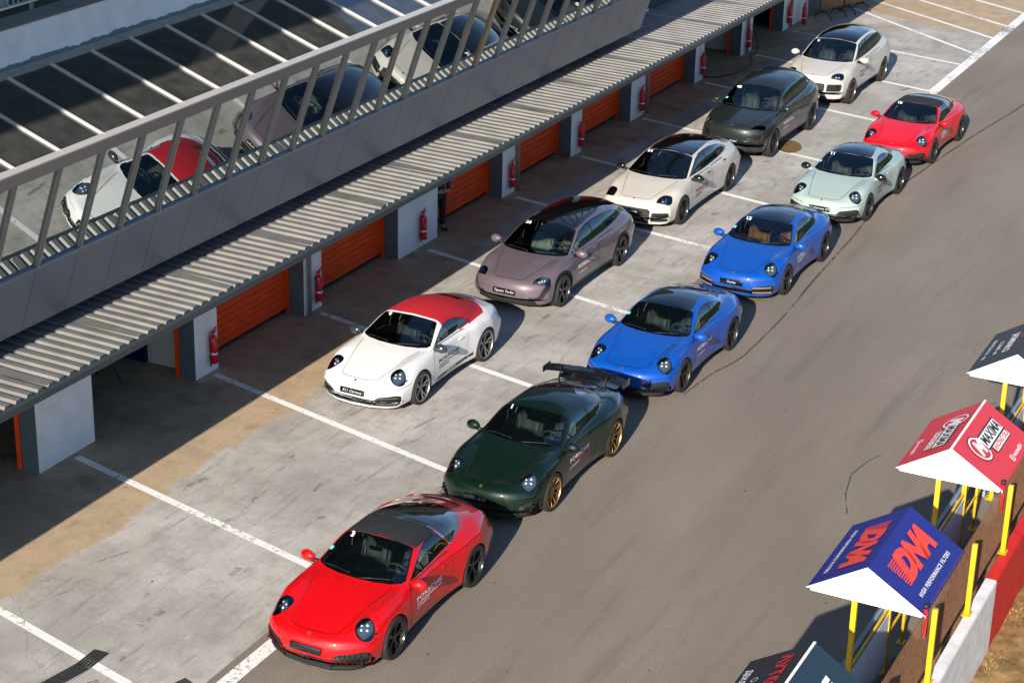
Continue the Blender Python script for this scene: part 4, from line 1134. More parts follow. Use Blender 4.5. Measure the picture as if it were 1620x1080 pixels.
# odd overlapping wide sheets
for y in (-.35, 1.95, 4.55, 7.2, 9.9, 12.3, 15.0, 17.8, 20.4, 23.2, 25.6, 28.3, 31.0, 33.5):
    z = cz(y)+.052
    m = MB(); m.add([(X0+.3, y+.06, z+.045), (X0+.3, y+.50, z+.045), (X1-.02, y+.33, z-.008), (X1-.02, y+.19, z-.008)], [(0, 3, 2, 1)]); bb('cover_sheet', m, MT['canopy'], fix=False)
m = MB()
for y in np.arange(-9, 51, 1.5):
    z = cz(y+.75)
    m.add([(a, yy, cz(yy)+b) for yy in (y, y+1.5) for a, b in ((-5.13,-.005), (-5.03,-.01), (-5.03,-.10), (-5.06,-.13), (-5.13,-.13), (-5.10,-.02))], [(i, (i+1) % 6, (i+1) % 6+6, i+6) for i in range(6)])
bb('gutter', m, MT['gutter'])
m = MB()
for y in (10.99, 20.74, 29.0, 37.15, 41.35):
    m.tube([(-7.43, y, .02), (-7.43, y, 3.0)], .045, 12)
    bb('downpipe', m, plain('grey_downpipe_%d' % y, (.22,.22,.20), .5)); m = MB()
# slanted glass front: everything lies in one leaning plane
AL = R(19.43); FN = Vector((math.cos(AL), 0, -math.sin(AL))); FU = Vector((math.sin(AL), 0, math.cos(AL)))
FB = Vector((-6.41, 0, 3.39))          # bottom edge
def fp(y, s, o=0.0):                   # s metres up the slope, o out of the plane
    p = FB + FU*s + FN*o; return Vector((p.x, y, p.z - .006*(y-1)*max(0, 1-s/3)))
Y0, Y1 = -8.6, 25.72; S1, S2, S3 = 1.235, 3.01, 3.265
def fbox(m, y0, y1, s0, s1, o0, o1, mi=0):
    m.add([fp(y, s, o) for y in (y0, y1) for s in (s0, s1) for o in (o0, o1)], [(0,1,3,2),(4,6,7,5),(0,4,5,1),(2,3,7,6),(0,2,6,4),(1,5,7,3)], mi)
yj = [y for y in (-0.18 + 1.05*k for k in range(-8, 25)) if Y0 < y < Y1]
for a, b in zip(yj[:-1], yj[1:]):
    m = MB(); fbox(m, a+.006, b-.006, 0, S1-.06, -.03, .004); bb('cladding_panel', m, MT['cladding'])
    m = MB(); m.add([fp(a+.02, S1+.0, -.02), fp(b-.02, S1+.0, -.02), fp(b-.02, S2, -.02), fp(a+.02, S2, -.02)], [(0,1,2,3)]); bb('window_pane', m, MT['facglass'])
m = MB(); fbox(m, yj[-1]+.006, Y1, 0, S2, -.03, .004); bb('cladding_panel', m, MT['cladding'])
for i, y in enumerate(yj):
    special = abs(y-15.57) < .3
    m = MB(); fbox(m, y-.030, y+.030, S1-.02, S2+.01, -.03, .028); fbox(m, y-.012, y+.012, S1-.02, S2+.01, .029, .045)
    bb('mullion', m, MT['tanbar'] if special else MT['alu'])
m = MB(); fbox(m, Y0, Y1, S1-.058, S1, -.03, .03); bb('sill_rail', m, plain('blue_grey_sill', (.22,.27,.32), .4, metal=.3))
m = MB(); fbox(m, Y0, Y1, S2+.012, S3, -.03, .03); bb('top_rail', m, plain('taupe_top_rail', (.27,.245,.225), .45, metal=.2))
m = MB(); fbox(m, Y0, Y1, S3, S3+.03, -.08, .045); bb('top_flashing', m, MT['alu_pale'])
m = MB(); fbox(m, Y0, Y1, -.012, -.002, -1.45, .0); bb('soffit', m, MT['cladding'])
# end cheek
a, b = fp(Y1, 0, 0), fp(Y1, S3, 0); m = MB(); m.add([a, b, Vector((-7.86, Y1, b.z)), Vector((-7.86, Y1, a.z))], [(0,1,2,3)]); m.add([v+Vector((0,-.05,0)) for v in (a, b, Vector((-7.86, Y1, b.z)), Vector((-7.86, Y1, a.z)))], [(3,2,1,0)])
bb('end_cheek', m, MT['cladding'], fix=False)
# glazed lean-to roof
P0 = Vector((-5.36, 0, 6.475)); P1 = Vector((-7.2, 0, 7.13)); RD = (P1-P0).normalized(); RN = Vector((-RD.z, 0, RD.x)); RN = RN if RN.z > 0 else -RN; RL = (P1-P0).length
for a, b in zip(yj[:-1], yj[1:]):
    m = MB(); m.add([P0+Vector((0,a+.02,0)), P0+Vector((0,b-.02,0)), P1+Vector((0,b-.02,0)), P1+Vector((0,a+.02,0))], [(0,1,2,3)]); bb('roof_pane', m, MT['roofglass'])
for y in yj:
    m = MB(); m.bar(P0+Vector((0,y,0))+RN*.005, P1+Vector((0,y,0))+RN*.005, .058, .03, 0, up=RN); m.bar(P0+Vector((0,y,0))+RN*.03, P1+Vector((0,y,0))+RN*.03, .03, .02, 0, up=RN)
    bb('glazing_bar', m, MT['tanbar'] if abs(y-15.57) < .3 else MT['alu_pale'])
m = MB(); m.box(-7.53, -7.2, Y0, Y1, 6.9, 7.14); bb('ledge', m, MT['ledge'])
m = MB(); m.box(-7.9, -7.55, Y0, Y1, 6.0, 7.78, 0)
vs = []; n = 420
for k in range(n+1):
    y = Y0 + (Y1-Y0)*k/n; vs += [(-7.545, y, 7.20+.014*math.sin(k*.23)+.01*math.sin(k*.71+1)+rnd_.uniform(-.016,.016)), (-7.545, y, 7.78)]
m.add(vs, [(2*i, 2*i+2, 2*i+3, 2*i+1) for i in range(n)], 1)
bb('parapet_wall', m, [plain('blue_grey_render', (.16,.22,.25), .8, noise=.1), MT['white_wall']], fix=False)
m = MB(); m.box(-8.02, -7.52, Y0, Y1, 7.785, 7.82)
for y in np.arange(Y0, Y1, 2.1): m.box(-8.02, -7.50, y, y+.03, 7.82, 7.83)
bb('coping', m, MT['coping'])
m = MB(); m.box(-14, -8.02, Y0, Y1, 7.5, 7.6); bb('terrace_floor', m, MT['roof_dark'])
rl = MB(); rl.tube([(-8.55, Y0, 7.78), (-8.55, Y1, 7.78)], .03, 8); rl.tube([(-8.55, Y0, 8.7), (-8.55, Y1, 8.7)], .03, 8)
for y in np.arange(Y0, 12, .13): rl.bar((-8.55, y, 7.78), (-8.55, y, 8.7), .02, .03)
for y in np.arange(Y0, 12, 1.6): rl.bar((-8.55, y, 7.6), (-8.55, y, 7.8), .05, .05)
bb('terrace_railing', rl, plain('pale_railing', (.45,.47,.48), .4, metal=.3))
# deep roof above the terrace that shades the lean-to
m = MB(); m.box(-30, -3.73, -30, 22.3, 14, 14.5); bb('upper_roof', m, [plain('pale_soffit', (.20,.38,.50), .8)])
for y in (-20, -8, 4, 15): m = MB(); m.box(-9.6, -9.2, y, y+.4, 7.6, 14); bb('roof_column', m, MT['white_wall'])
# beyond the end cheek: steel post on the canopy
m = MB(); m.tube([(-7.05, 26.9, 3.0), (-7.05, 26.9, 6.5)], .09, 12); m.box(-7.22, -6.88, 26.73, 27.07, 2.95, 3.0); m.bar((-7.25,26.9,3.15), (-6.85,26.9,3.15), .05, .05); m.bar((-7.05,26.7,3.15), (-7.05,27.1,3.15), .05, .05)
bb('steel_post', m, plain('pale_steel', (.40,.44,.45), .4, metal=.4))
m = MB(); m.box(-7.86, -7.5, 25.72, 50, 2.9, 3.18); m.box(-7.6, -7.5, 25.72, 50, 3.18, 3.25); bb('flashing', m, MT['gutter'])

# ---------------------------------------------------------------- fire extinguishers
def extinguisher(x, y, z0, label, grp='fire extinguishers on the white pillars', wheel_=False, tall=1.0):
    r = empty('fire_extinguisher', (x, y, z0)); tag(r, label, 'fire extinguisher', grp)
    T = Matrix.Rotation(R(-90), 4, 'Y')
    m = MB(); m.lathe([(0, 0), (.075, .0), (.082, .012), (.082, .50*tall), (.07, .545*tall), (.035, .575*tall), (.022, .60*tall), (.022, .62*tall)], 20, T); m.build('cylinder', MT['red'], r)
    m = MB(); m.lathe([(.0835, .27*tall), (.0835, .43*tall)], 20, T, 0, True, R(-70), R(110)); m.lathe([(.0836, .19*tall), (.0836, .225*tall)], 20, T); 
    for k in range(4): 
        m.lathe([(.0842, (.30+.03*k)*tall), (.0842, (.308+.03*k)*tall)], 8, T, 1, True, R(-30), R(60))
    m.build('label', [M['white'], M['blackvin']], r, fix=False)
    m = MB(); m.box(-.03, .03, -.03, .03, .62*tall, .655*tall); m.bar((0,-.02,.66*tall), (.0,.12,.715*tall), .03, .012); m.bar((0,-.02,.64*tall), (.0,.11,.645*tall), .03, .012); m.build('valve', MT['red'], r)
    m = MB(); m.tube([(0,-.03,.64*tall), (0,-.10,.66*tall), (.0,-.125,.58*tall), (0,-.11,.3*tall), (0,-.105,.06*tall)], .011, 8); m.tube([(0,-.105,.12*tall), (0,-.107,-.03)], [.013,.02], 8); m.build('hose', MT['blk'], r)
    return r
EX = [((7.45), 'red fire extinguisher on the white pillar beside the nearest closed orange door'), ((11.31), 'red fire extinguisher on the narrow pillar behind the white convertible, next to a downpipe'),
      ((15.82), 'red fire extinguisher on the wide white pillar beside the standing person'), ((20.37), 'red fire extinguisher on the pillar behind the mauve car'),
      ((24.45), 'red fire extinguisher on the pillar left of the cream saloon'), ((28.53), 'red fire extinguisher on the pillar with a grey downpipe behind the cream saloon'),
      ((33.23), 'red fire extinguisher on the pillar left of the half open garage door'), ((37.17), 'red fire extinguisher on the pillar with a black cable hanging down'),
      ((41.12), 'red fire extinguisher on the farthest pillar, left of the pair')]
for i, (y, lb) in enumerate(EX): extinguisher(-7.40, y, .22, lb)
extinguisher(-7.22, 42.1, .0, 'thin red fire extinguisher standing right of the farthest pair', tall=1.05)
# ---------------------------------------------------------------- pit-wall stands
wl = []
segs = [(-9.9, 'w'), (-1.9, 'w'), (4.38, 'r'), (16, 'w'), (24, 'r')]
for i, (ya, yb, mt, lb) in enumerate(((-9, 4.38, 'wallwhite', 'white painted stretch of the low pit wall by the dry grass'), (4.38, 16, 'wallred', 'red painted stretch of the low pit wall by the dry grass'))):
    m = MB(); n = int((yb-ya)/.25); prof = [(8.36, 0), (8.36, 1.17), (8.375, 1.20), (8.525, 1.20), (8.54, 1.17), (8.54, 0)]
    for k in range(n):
        y0 = ya+(yb-ya)*k/n; y1 = ya+(yb-ya)*(k+1)/n
        m.add([(a, y, b) for y in (y0, y1) for a, b in prof], [(j, j+1, j+7, j+6) for j in range(5)])
    m.add([(a, ya, b) for a, b in prof], [tuple(range(6))]); m.add([(a, yb-.004, b) for a, b in prof], [tuple(range(6))])
    bm = MT[mt]; tag(m.build('pit_wall', bm), lb, 'wall')
m = MB()
for k in range(-2, 4):
    y = .6+4.17*k; m.bbox(7.42, 8.34, y+.1, y+2.6, 0, .24, .02); m.bbox(7.62, 8.34, y+2.62, y+4.2, 0, .12, .02)
tag(m.build('kerb_step', MT['step']), kind='structure')
m = MB()
for s in (-2,):
    prof = [(7.12,.58), (7.06,.62), (7.10,.68), (7.10,.72), (7.06,.78), (7.12,.84), (7.15,.84), (7.15,.58)]
    n = 30
    for k in range(n):
        y0 = -7+26*k/n; y1 = -7+26*(k+1)/n
        m.add([(a, y, b) for y in (y0, y1) for a, b in prof], [(j, (j+1) % 8, (j+1) % 8+8, j+8) for j in range(8)])
gr_ = empty('guard_rail', (7.1, 4, 0)); tag(gr_, 'blue grey steel guard rail running under the pit wall stands', 'guard rail')
q_ = m.build('rail', MT['armco'], gr_); q_.location = (-7.1, -4, 0)
for k in range(14):
    m = MB(); m.box(7.15, 7.21, -6.5+2*k-.04, -6.5+2*k+.04, 0, .8); q_ = m.build('post', MT['armco'], gr_); q_.location = (-7.1, -4, 0)

def art_on(parent, name, items, org, eu, ev, mats, off=.004):
    m = MB(); nrm = eu.cross(ev).normalized()
    for (V, F, mi, lift) in items: m.add([org + eu*u + ev*v + nrm*(off+lift) for u, v in V], F, mi)
    return m.build(name, mats, parent, fix=False)
ORANGE = plain('coral_print', (.80,.06,.035), .5); WH = M['white']; BKV = M['blackvin']; REDP = plain('red_print', (.62,.02,.03), .5); GREYP = plain('grey_print', (.35,.35,.36), .5)
def ringart(cx, cy, r0, r1, n=28, sx=1.0):
    V = []; F = []
    for k in range(n): a = 2*math.pi*k/n; V += [(cx+r0*sx*math.cos(a), cy+r0*math.sin(a)), (cx+r1*sx*math.cos(a), cy+r1*math.sin(a))]
    for k in range(n): j = (k+1) % n; F.append([2*k, 2*k+1, 2*j+1, 2*j])
    return V, F
def T_(s, dx, dy, size, mi, lift=0, **k):
    V, F = art(s, size=size, **k); return [(u+dx, v+dy) for u, v in V], F, mi, lift
def A_(vf, mi, lift=0): return vf[0], vf[1], mi, lift
def disc_(cx, cy, r): return ell(cx, cy, r, r, 0, 26), [list(range(26))]
def art_filters():
    it = [T_('DNA', .05, .10, .62, 0, bold=.075, shear=.45, sx=1.15, space=.86)]
    for k in range(11): it.append(A_(rect(-.80-.012*(k % 3), -.50+.028*k, -.14+.046*k, -.114+.046*k), 0, .001))
    it.append(T_('HIGH PERFORMANCE FILTERS', .0, -.36, .105, 1, bold=.03, space=1.25)); return it, [ORANGE, WH]
def art_oils():
    return [A_(disc_(-.50, .16, .30), 2), A_(disc_(-.50, .16, .275), 1, .001), A_(disc_(-.50, .16, .235), 3, .002), T_('M', -.50, .16, .40, 1, .003, bold=.06, shear=.35),
            A_(rect(-.30, .82, .0, .33), 2, .001), A_(rect(-.27, .80, .03, .30), 1, .004), T_('MAXIMA', .26, .165, .285, 2, .006, bold=.035, shear=.3, sx=.92),
            A_(rect(-.14, .80, -.16, .01), 2, .001), A_(rect(-.12, .78, -.14, -.005), 1, .005), T_('RACING OILS', .33, -.07, .135, 3, .007, bold=.03, shear=.3, sx=1.05),
            T_('maximaBIH', .45, -.42, .12, 1, .002, bold=.02), A_(rect(.0, .13, -.49, -.36), 1, .001), A_(rect(.018, .112, -.472, -.378), 3, .002), A_(ringart(.065, -.425, .022, .036, 12), 1, .004)], [WH, WH, BKV, REDP]
def art_driving():
    it = [T_('АУТО', -.55, .18, .30, 0, bold=.03, shear=-.15, sx=1.2), T_('ЦЕНТАР', .15, .18, .22, 0, bold=.03), T_('ДЕКЛИЕР', -.45, -.42, .17, 1, bold=.02), T_('СЕРВИС', .35, -.42, .17, 1, bold=.02)]
    it += [A_(ringart(-.42, -.17, .05, .062, 14), 1)]
    fl = [(-.1,-.1), (.12,-.14), (.30,-.06), (.36,.10), (.22,.02), (.20,.16), (.06,.04), (-.02,.12), (-.14,.02)]
    it.append((([(a*1.1+.12, b*1.1-.05) for a, b in fl]), [list(range(9))], 1, 0)); it.append((([(a*.85+.12, b*.8-.05) for a, b in fl]), [list(range(9))], 0, .002)); return it, [REDP, WH]
def art_script():
    return [T_('RE', .45, .0, .42, 0, bold=.06, shear=.2), T_('AST', -.15, .0, .42, 0, bold=.06, shear=.2), A_(ringart(-.62, .12, .10, .15, 10, 1.3), 0), A_(disc_(-.62, .12, .08), 1, .001)], [WH, REDP]
def art_auto():
    return [T_('AUTO', -.5, .36, .24, 0, bold=.03, shear=.1, sx=1.2), T_('JASMINKO', .0, .10, .24, 1, bold=.03, sx=1.05), T_('Z. ZABRIŠ - MI', .1, -.16, .13, 1, bold=.02), T_('ABANTOUR 031 - 070', .0, -.40, .12, 1, bold=.02, space=1.1)], [REDP, WH]

def stand(k, sheet_l, sheet_r, art_l, art_r, ridge, label):
    Y = .92+4.17*k; H = 2.3; W0, W1, XR, ZR = 6.70, 8.32, 7.50, 2.80; L = 2.02
    r = empty('pit_wall_stand', (7.5, Y+1, 0)); tag(r, label, 'canopy stand', 'pit wall stands with gabled roofs')
    o = Vector((7.5, Y+1, 0))
    def B(name, m, mats, par=r, **kw):
        m.v = [tuple(Vector(v)-o) for v in m.v]; return m.build(name, mats, par, **kw)
    e = .03
    for nm, xa, za, mt, nx in (('left', W0, H, sheet_l, -1), ('right', W1, H, sheet_r, 1)):
        m = MB(); n = 8; vs = []
        for i in range(n+1):
            t = i/n
            for j in range(9):
                y = Y+L*j/8; sag = -.012*math.sin(math.pi*t)*math.sin(math.pi*j/8)
                vs.append((xa+(XR-xa)*t, y, za+(ZR-za)*t+sag))
        m.add(vs, [(i*9+j, i*9+j+1, (i+1)*9+j+1, (i+1)*9+j) for i in range(n) for j in range(8)], 0, True)
        B('roof_sheet', m, mt, fix=False)
    for y in (Y-.003, Y+L+.003):
        m = MB(); q_ = 0 if y < Y+1 else -.022; y += q_; m.add([(W0-.01-q_, y, H+q_*.3), (W1+.01+q_, y, H+q_*.3), (XR, y, ZR+.004+q_)], [(0, 1, 2)]); m.add([(W0+.02, y+.02, H), (W1-.02, y+.02, H), (XR, y+.02, ZR-.03)], [(2, 1, 0)]); B('gable', m, MT['white_vinyl'], fix=False)
    if ridge:
        m = MB(); m.bar((XR, Y, ZR+.006), (XR, Y+L, ZR+.006), .035, .012); B('ridge_trim', m, MT['white_vinyl'])
    m = MB()
    for y in (Y+.05, Y+L-.05): m.bar((W0+.05, y, H-.03), (W1-.05, y, H-.03), .04, .04)
    for x in (W0+.05, W1-.05): m.bar((x, Y+.07, H-.03), (x, Y+L-.07, H-.03), .04, .04)
    B('roof_frame', m, MT['white_vinyl'])
    for x, z0, w in ((7.32, 0, .075), (8.40, 1.2, .072)):
        for y in (Y+.22, Y+2.28 if x > 8 else Y+L+.12):
            m = MB(); m.bbox(x-w/2, x+w/2, y-w/2, y+w/2, z0, H-.05 if x < 8 else 2.32, .006); m.box(x-.09 if x < 8 else x-.06, x+.09 if x < 8 else x+.06, y-.09, y+.09, z0, z0+.012); B('post', m, MT['yellow'])
    for z in (1.08, .62):
        m = MB(); m.bar((7.32, Y+.27, z), (7.32, Y+L+.07, z), .035, .04); B('hand_rail', m, MT['yellow'])
    m = MB(); m.box(7.335, 7.345, Y+.28, Y+L+.06, .12, 1.02); B('side_board', m, MT['board'])
    m = MB(); m.tube([(7.32, Y+3.1, 0), (7.32, Y+3.1, 1.15)], .025, 8); m.box(7.26, 7.38, Y+3.02, Y+3.18, 0, .015); m.bar((7.32, Y+L+.16, 1.08), (7.32, Y+4.3, 1.08), .03, .03); m.bar((7.32, Y+L+.16, .62), (7.32, Y+4.3, .62), .03, .03); B('link_rail', m, MT['yellow'])
    slope = Vector((XR-W1, 0, ZR-H)).normalized(); sl2 = Vector((XR-W0, 0, ZR-H)).normalized()
    cr = Vector(((W1+XR)/2, Y+L/2, (H+ZR)/2)) - o; cl = Vector(((W0+XR)/2, Y+L/2, (H+ZR)/2)) - o
    if art_r: it, ms = art_r; art_on(r, 'printed_lettering', it, cr, Vector((0, 1, 0)), slope, ms)
    if art_l: it, ms = art_l; art_on(r, 'printed_lettering', it, cl, Vector((0, -1, 0)), sl2, ms)
    # lamp tube at the front corner post
    m = MB(); m.tube([(8.30, Y+.1, 1.92), (8.30, Y+.1, 2.36)], .032, 10); m.tube([(8.30, Y+.1, 2.36), (8.30, Y+.1, 2.42)], .034, 10, 1)
    B('signal_lamp', m, [MT['red'], MT['blk']])
    # wire fence panel over the wall
    return r
def vinyl(n, c): return plain(n, c, .42, noise=.03, nscale=2)
def sc(art_, s): return ([([(u*s, v*s) for u, v in V], F, mi, li) for V, F, mi, li in art_[0]], art_[1])
st_blue = vinyl('blue_printed_sheet', (.014,.018,.21)); st_red = vinyl('red_printed_sheet', (.66,.035,.045)); st_blk = vinyl('black_printed_sheet', (.022,.02,.022)); st_teal = vinyl('dark_teal_printed_sheet', (.018,.035,.055)); st_char = vinyl('charcoal_printed_sheet', (.030,.032,.036))
S7 = .82
stand(-1, st_blk, st_teal, sc(art_driving(), S7), sc(art_script(), S7), True, 'nearest canopy stand, roof half black and half dark teal with white ridge')
stand(0, st_blue, st_blue, sc(art_filters(), S7), sc(art_filters(), S7), False, 'canopy stand with blue roof and coral lettering over white gable')
stand(1, st_red, st_red, sc(art_oils(), S7), sc(art_oils(), S7), True, 'canopy stand with red roof, round logo and white ridge')
stand(2, st_char, st_char, sc(art_auto(), S7), None, False, 'farthest canopy stand with charcoal roof cut by the right edge of the photo')
for k in range(-1, 3):
    Y = .92+4.17*k; ya, yb = Y-1.85, Y+2.26
    m = MB()
    for i in range(15):
        z = 1.26+.075*i; m.bar((8.30, ya, z), (8.30, yb, z), .007, .007)
    n = int((yb-ya)/.055)
    for j in range(n+1):
        y = ya+(yb-ya)*j/n; x = 8.30
        m.bar((x, y, 1.24), (x, y, 2.32), .006, .006)
    lb = ['rusty wire fence panel beside the nearest black stand', 'rusty wire fence panel beside the blue stand', 'rusty wire fence panel beside the red stand', 'rusty wire fence panel beside the charcoal stand'][k+1]
    tag(m.build('wire_fence', MT['rust'], fix=False), lb, 'fence', 'wire fence panels on the pit wall')
# timber boards laid behind the fence
m = MB()
for k in range(7):
    m.bbox(7.72+.09*k, 7.80+.09*k, -3.2, 14, .26, .30, .004)
tag(m.build('timber_walkway', plain('weathered_timber', (.20,.12,.065), .8, noise=.3, nscale=5)), 'weathered brown timber walkway between the guard rail and the pit wall', 'walkway')

# ---------------------------------------------------------------- folding tables, person, cable
def table(x, y, rz, label):
    r = empty('folding_table', (x, y, 0), rz); tag(r, label, 'table', 'tilted folding tables beyond the last pillar')
    m = MB(); m.bbox(-.62, .62, -.02, .02, .32, 1.02, .01); m.build('table_top', plain('brown_table_top', (.20,.11,.06), .5), r)
    m = MB(); m.bar((-.6,.03,.32), (-.6,.03,1.02), .03, .03); m.bar((.6,.03,.32), (.6,.03,1.02), .03, .03); m.bar((-.6,.03,.32), (.6,.03,.32), .03, .03); m.build('top_frame', MT['blk'], r)
    for s in (-.42, .42):
        m = MB(); m.tube([(s, 0, .22), (s, 0, .62)], .022, 8)
        m.tube([(s, -.34*math.cos(a), .24*math.sin(a)) for a in [math.pi*k/10 for k in range(11)]], .02, 8); m.build('leg', MT['blk'], r)
    return r
table(-6.75, 43.6, R(70), 'tilted folding table nearest the white far car, with a curved black foot')
table(-6.3, 44.9, R(70), 'tilted folding table right behind the nearest one beyond the last pillar')
table(-7.0, 46.4, R(70), 'tilted folding table farthest back at the top edge')
def hose(name, pts, r, label, cat):
    m = MB(); P_ = [Vector(p) for p in pts]; out = []
    for i in range(len(P_)-1):
        a, b, c, d = P_[max(i-1,0)], P_[i], P_[i+1], P_[min(i+2,len(P_)-1)]
        for q in range(6):
            t = q/6; out.append(.5*((2*b)+(c-a)*t+(2*a-5*b+4*c-d)*t*t+(3*b-a-3*c+d)*t**3))
    out.append(P_[-1]); m.tube(out, r, 6); tag(m.build(name, MT['blk']), label, cat)
hose('cable', [(-7.36,37.3,.9), (-7.30,37.55,.5), (-7.25,37.6,.1), (-7.2,37.3,.02), (-7.25,36.9,.02), (-6.9,36.2,.02), (-6.75,35.0,.02), (-7.2,33.8,.02), (-8.0,33.7,.02), (-8.4,34.1,.02), (-8.1,34.6,.02), (-8.5,35.0,.02)], .018, 'black cable trailing from the pillar into the half open garage', 'cable')
r = empty('tripod_stand', (-9.0, 6.0, 0)); tag(r, 'thin black tripod stand inside the open garage next to the widest gap', 'tripod')
m = MB(); m.tube([(0,0,.35), (0,0,1.7)], .014, 8); m.build('pole', MT['blk'], r)
for a in (20, 140, 260):
    m = MB(); m.tube([(0,0,.75), (.42*math.cos(R(a)), .42*math.sin(R(a)), .01)], .012, 8); m.build('leg', MT['blk'], r)

def person(x, y, rz, label):
    """standing figure as one skinned surface, clothes as children"""
    r = empty('person', (x, y, 0), rz); tag(r, label, 'person')
    def skin(name, pts, edges, rad, mat, sub=2, root=0):
        me = bpy.data.meshes.new(name); me.from_pydata(pts, edges, []); o = bpy.data.objects.new(name, me); COL.objects.link(o)
        o.modifiers.new('s', 'SKIN'); 
        for v, q in zip(me.skin_vertices[0].data, rad): v.radius = q if isinstance(q, tuple) else (q, q)
        me.skin_vertices[0].data[root].use_root = True
        s = o.modifiers.new('u', 'SUBSURF'); s.levels = s.render_levels = sub
        dg = bpy.context.evaluated_depsgraph_get(); dg.update(); nm = bpy.data.meshes.new_from_object(o.evaluated_get(dg))
        bpy.data.objects.remove(o); nm.materials.clear(); nm.materials.append(mat)
        for p in nm.polygons: p.use_smooth = True
        q = bpy.data.objects.new(name, nm); link(q, r); return q
    skinm = plain('skin_tone', (.45,.27,.19), .55)
    P = [(0,0,.95), (0,0,1.12), (0,.0,1.30), (0,0,1.45), (0,0,1.52), (0,-.01,1.60), (0,-.015,1.70), (0,-.01,1.76),
         (.10,0,.90), (.11,-.01,.50), (.12,.01,.09), (.13,-.14,.035), (-.10,0,.90), (-.11,-.01,.50), (-.12,.01,.09), (-.14,-.14,.035),
         (.20,0,1.42), (.27,.02,1.15), (.20,-.14,.98), (.08,-.19,1.0), (-.20,0,1.42), (-.27,.02,1.15), (-.20,-.14,.98), (-.08,-.19,1.0)]
    E_ = [(0,1),(1,2),(2,3),(3,4),(4,5),(5,6),(6,7),(0,8),(8,9),(9,10),(10,11),(0,12),(12,13),(13,14),(14,15),(3,16),(16,17),(17,18),(18,19),(3,20),(20,21),(21,22),(22,23)]
    Rr = [(.15,.11), (.14,.10), (.16,.11), (.13,.09), .055, .07, .095, .06, .10, .07, .05, .045, .10, .07, .05, .045, .07, .05, .038, .035, .07, .05, .038, .035]
    skin('body', P, E_, Rr, skinm)
    cl = plain('black_clothes', (.012,.012,.016), .8, noise=.2, nscale=12); cl2 = plain('dark_grey_jacket', (.035,.04,.045), .8, noise=.2, nscale=14)
    skin('trousers', [P[i] for i in (0, 8, 9, 10, 12, 13, 14)], [(0,1),(1,2),(2,3),(0,4),(4,5),(5,6)], [(.165,.125), .118, .085, .07, .118, .085, .07], cl)
    skin('jacket', [P[i] for i in (0, 1, 2, 3, 16, 17, 18, 20, 21, 22)], [(0,1),(1,2),(2,3),(3,4),(4,5),(5,6),(3,7),(7,8),(8,9)], [(.17,.13), (.16,.12), (.175,.125), (.14,.10), .083, .065, .05, .083, .065, .05], cl2)
    for s in (1, -1):
        m = MB(); bm = bmesh.new(); bmesh.ops.create_uvsphere(bm, u_segments=14, v_segments=8, radius=1)
        for v in bm.verts: v.co = Vector((v.co.x*.048, v.co.y*.145, max(v.co.z, -.45)*.06))
        m.bm(bm, 0, Matrix.Translation((s*.13, -.07, .028)), True); bm.free(); m.build('shoe', MT['blk'], r)
        # hands: palm and five fingers
        hx, hy, hz = s*.075, -.20, 1.0
        m = MB(); m.bbox(hx-.035, hx+.03, hy-.02, hy+.012, hz-.045, hz+.04, .012)
        for k, (l, zz) in enumerate(((.062, .032), (.070, .012), (.066, -.010), (.05, -.032))):
            m.tube([(hx-s*.02, hy-.006, hz+zz), (hx-s*(.02+l*.5), hy-.016, hz+zz-.003), (hx-s*(.02+l), hy-.004, hz+zz-.008)], [.010, .009, .007], 8)
        m.tube([(hx+s*.01, hy-.01, hz+.038), (hx-s*.015, hy-.03, hz+.062), (hx-s*.035, hy-.034, hz+.070)], [.011, .010, .008], 8)
        m.build('hand', skinm, r)
    m = MB(); bm = bmesh.new(); bmesh.ops.create_uvsphere(bm, u_segments=18, v_segments=12, radius=1)
    for v in bm.verts: v.co = Vector((v.co.x*.088, v.co.y*.105 + .014, v.co.z*.085))
    bmesh.ops.delete(bm, geom=[v for v in bm.verts if v.co.y < -.055 and v.co.z < .045 or v.co.z < -.07], context='VERTS'); m.bm(bm, 0, Matrix.Translation((0, -.005, 1.715)), True); bm.free()
    m.build('hair', plain('dark_hair', (.02,.014,.01), .7), r)
    m = MB(); m.tube([(0,-.10,1.69), (0,-.118,1.665), (0,-.10,1.655)], [.008,.014,.008], 8)
    for s in (1, -1): m.lathe([(0,.004), (.011,0)], 10, Matrix.Translation((s*.032,-.092,1.69)) @ Matrix.Rotation(R(-90), 4, 'Z'), 1); m.tube([(s*.088,.0,1.70), (s*.094,.01,1.68), (s*.086,.005,1.655)], .010, 6)
    m.bar((-.022,-.092,1.628), (.022,-.092,1.628), .006, .006, 2); m.build('face', [skinm, MT['blk'], plain('lips', (.32,.12,.10), .5)], r)
person(-7.72, 17.12, R(60), 'person in dark jacket and black trousers standing beside the wide white pillar')
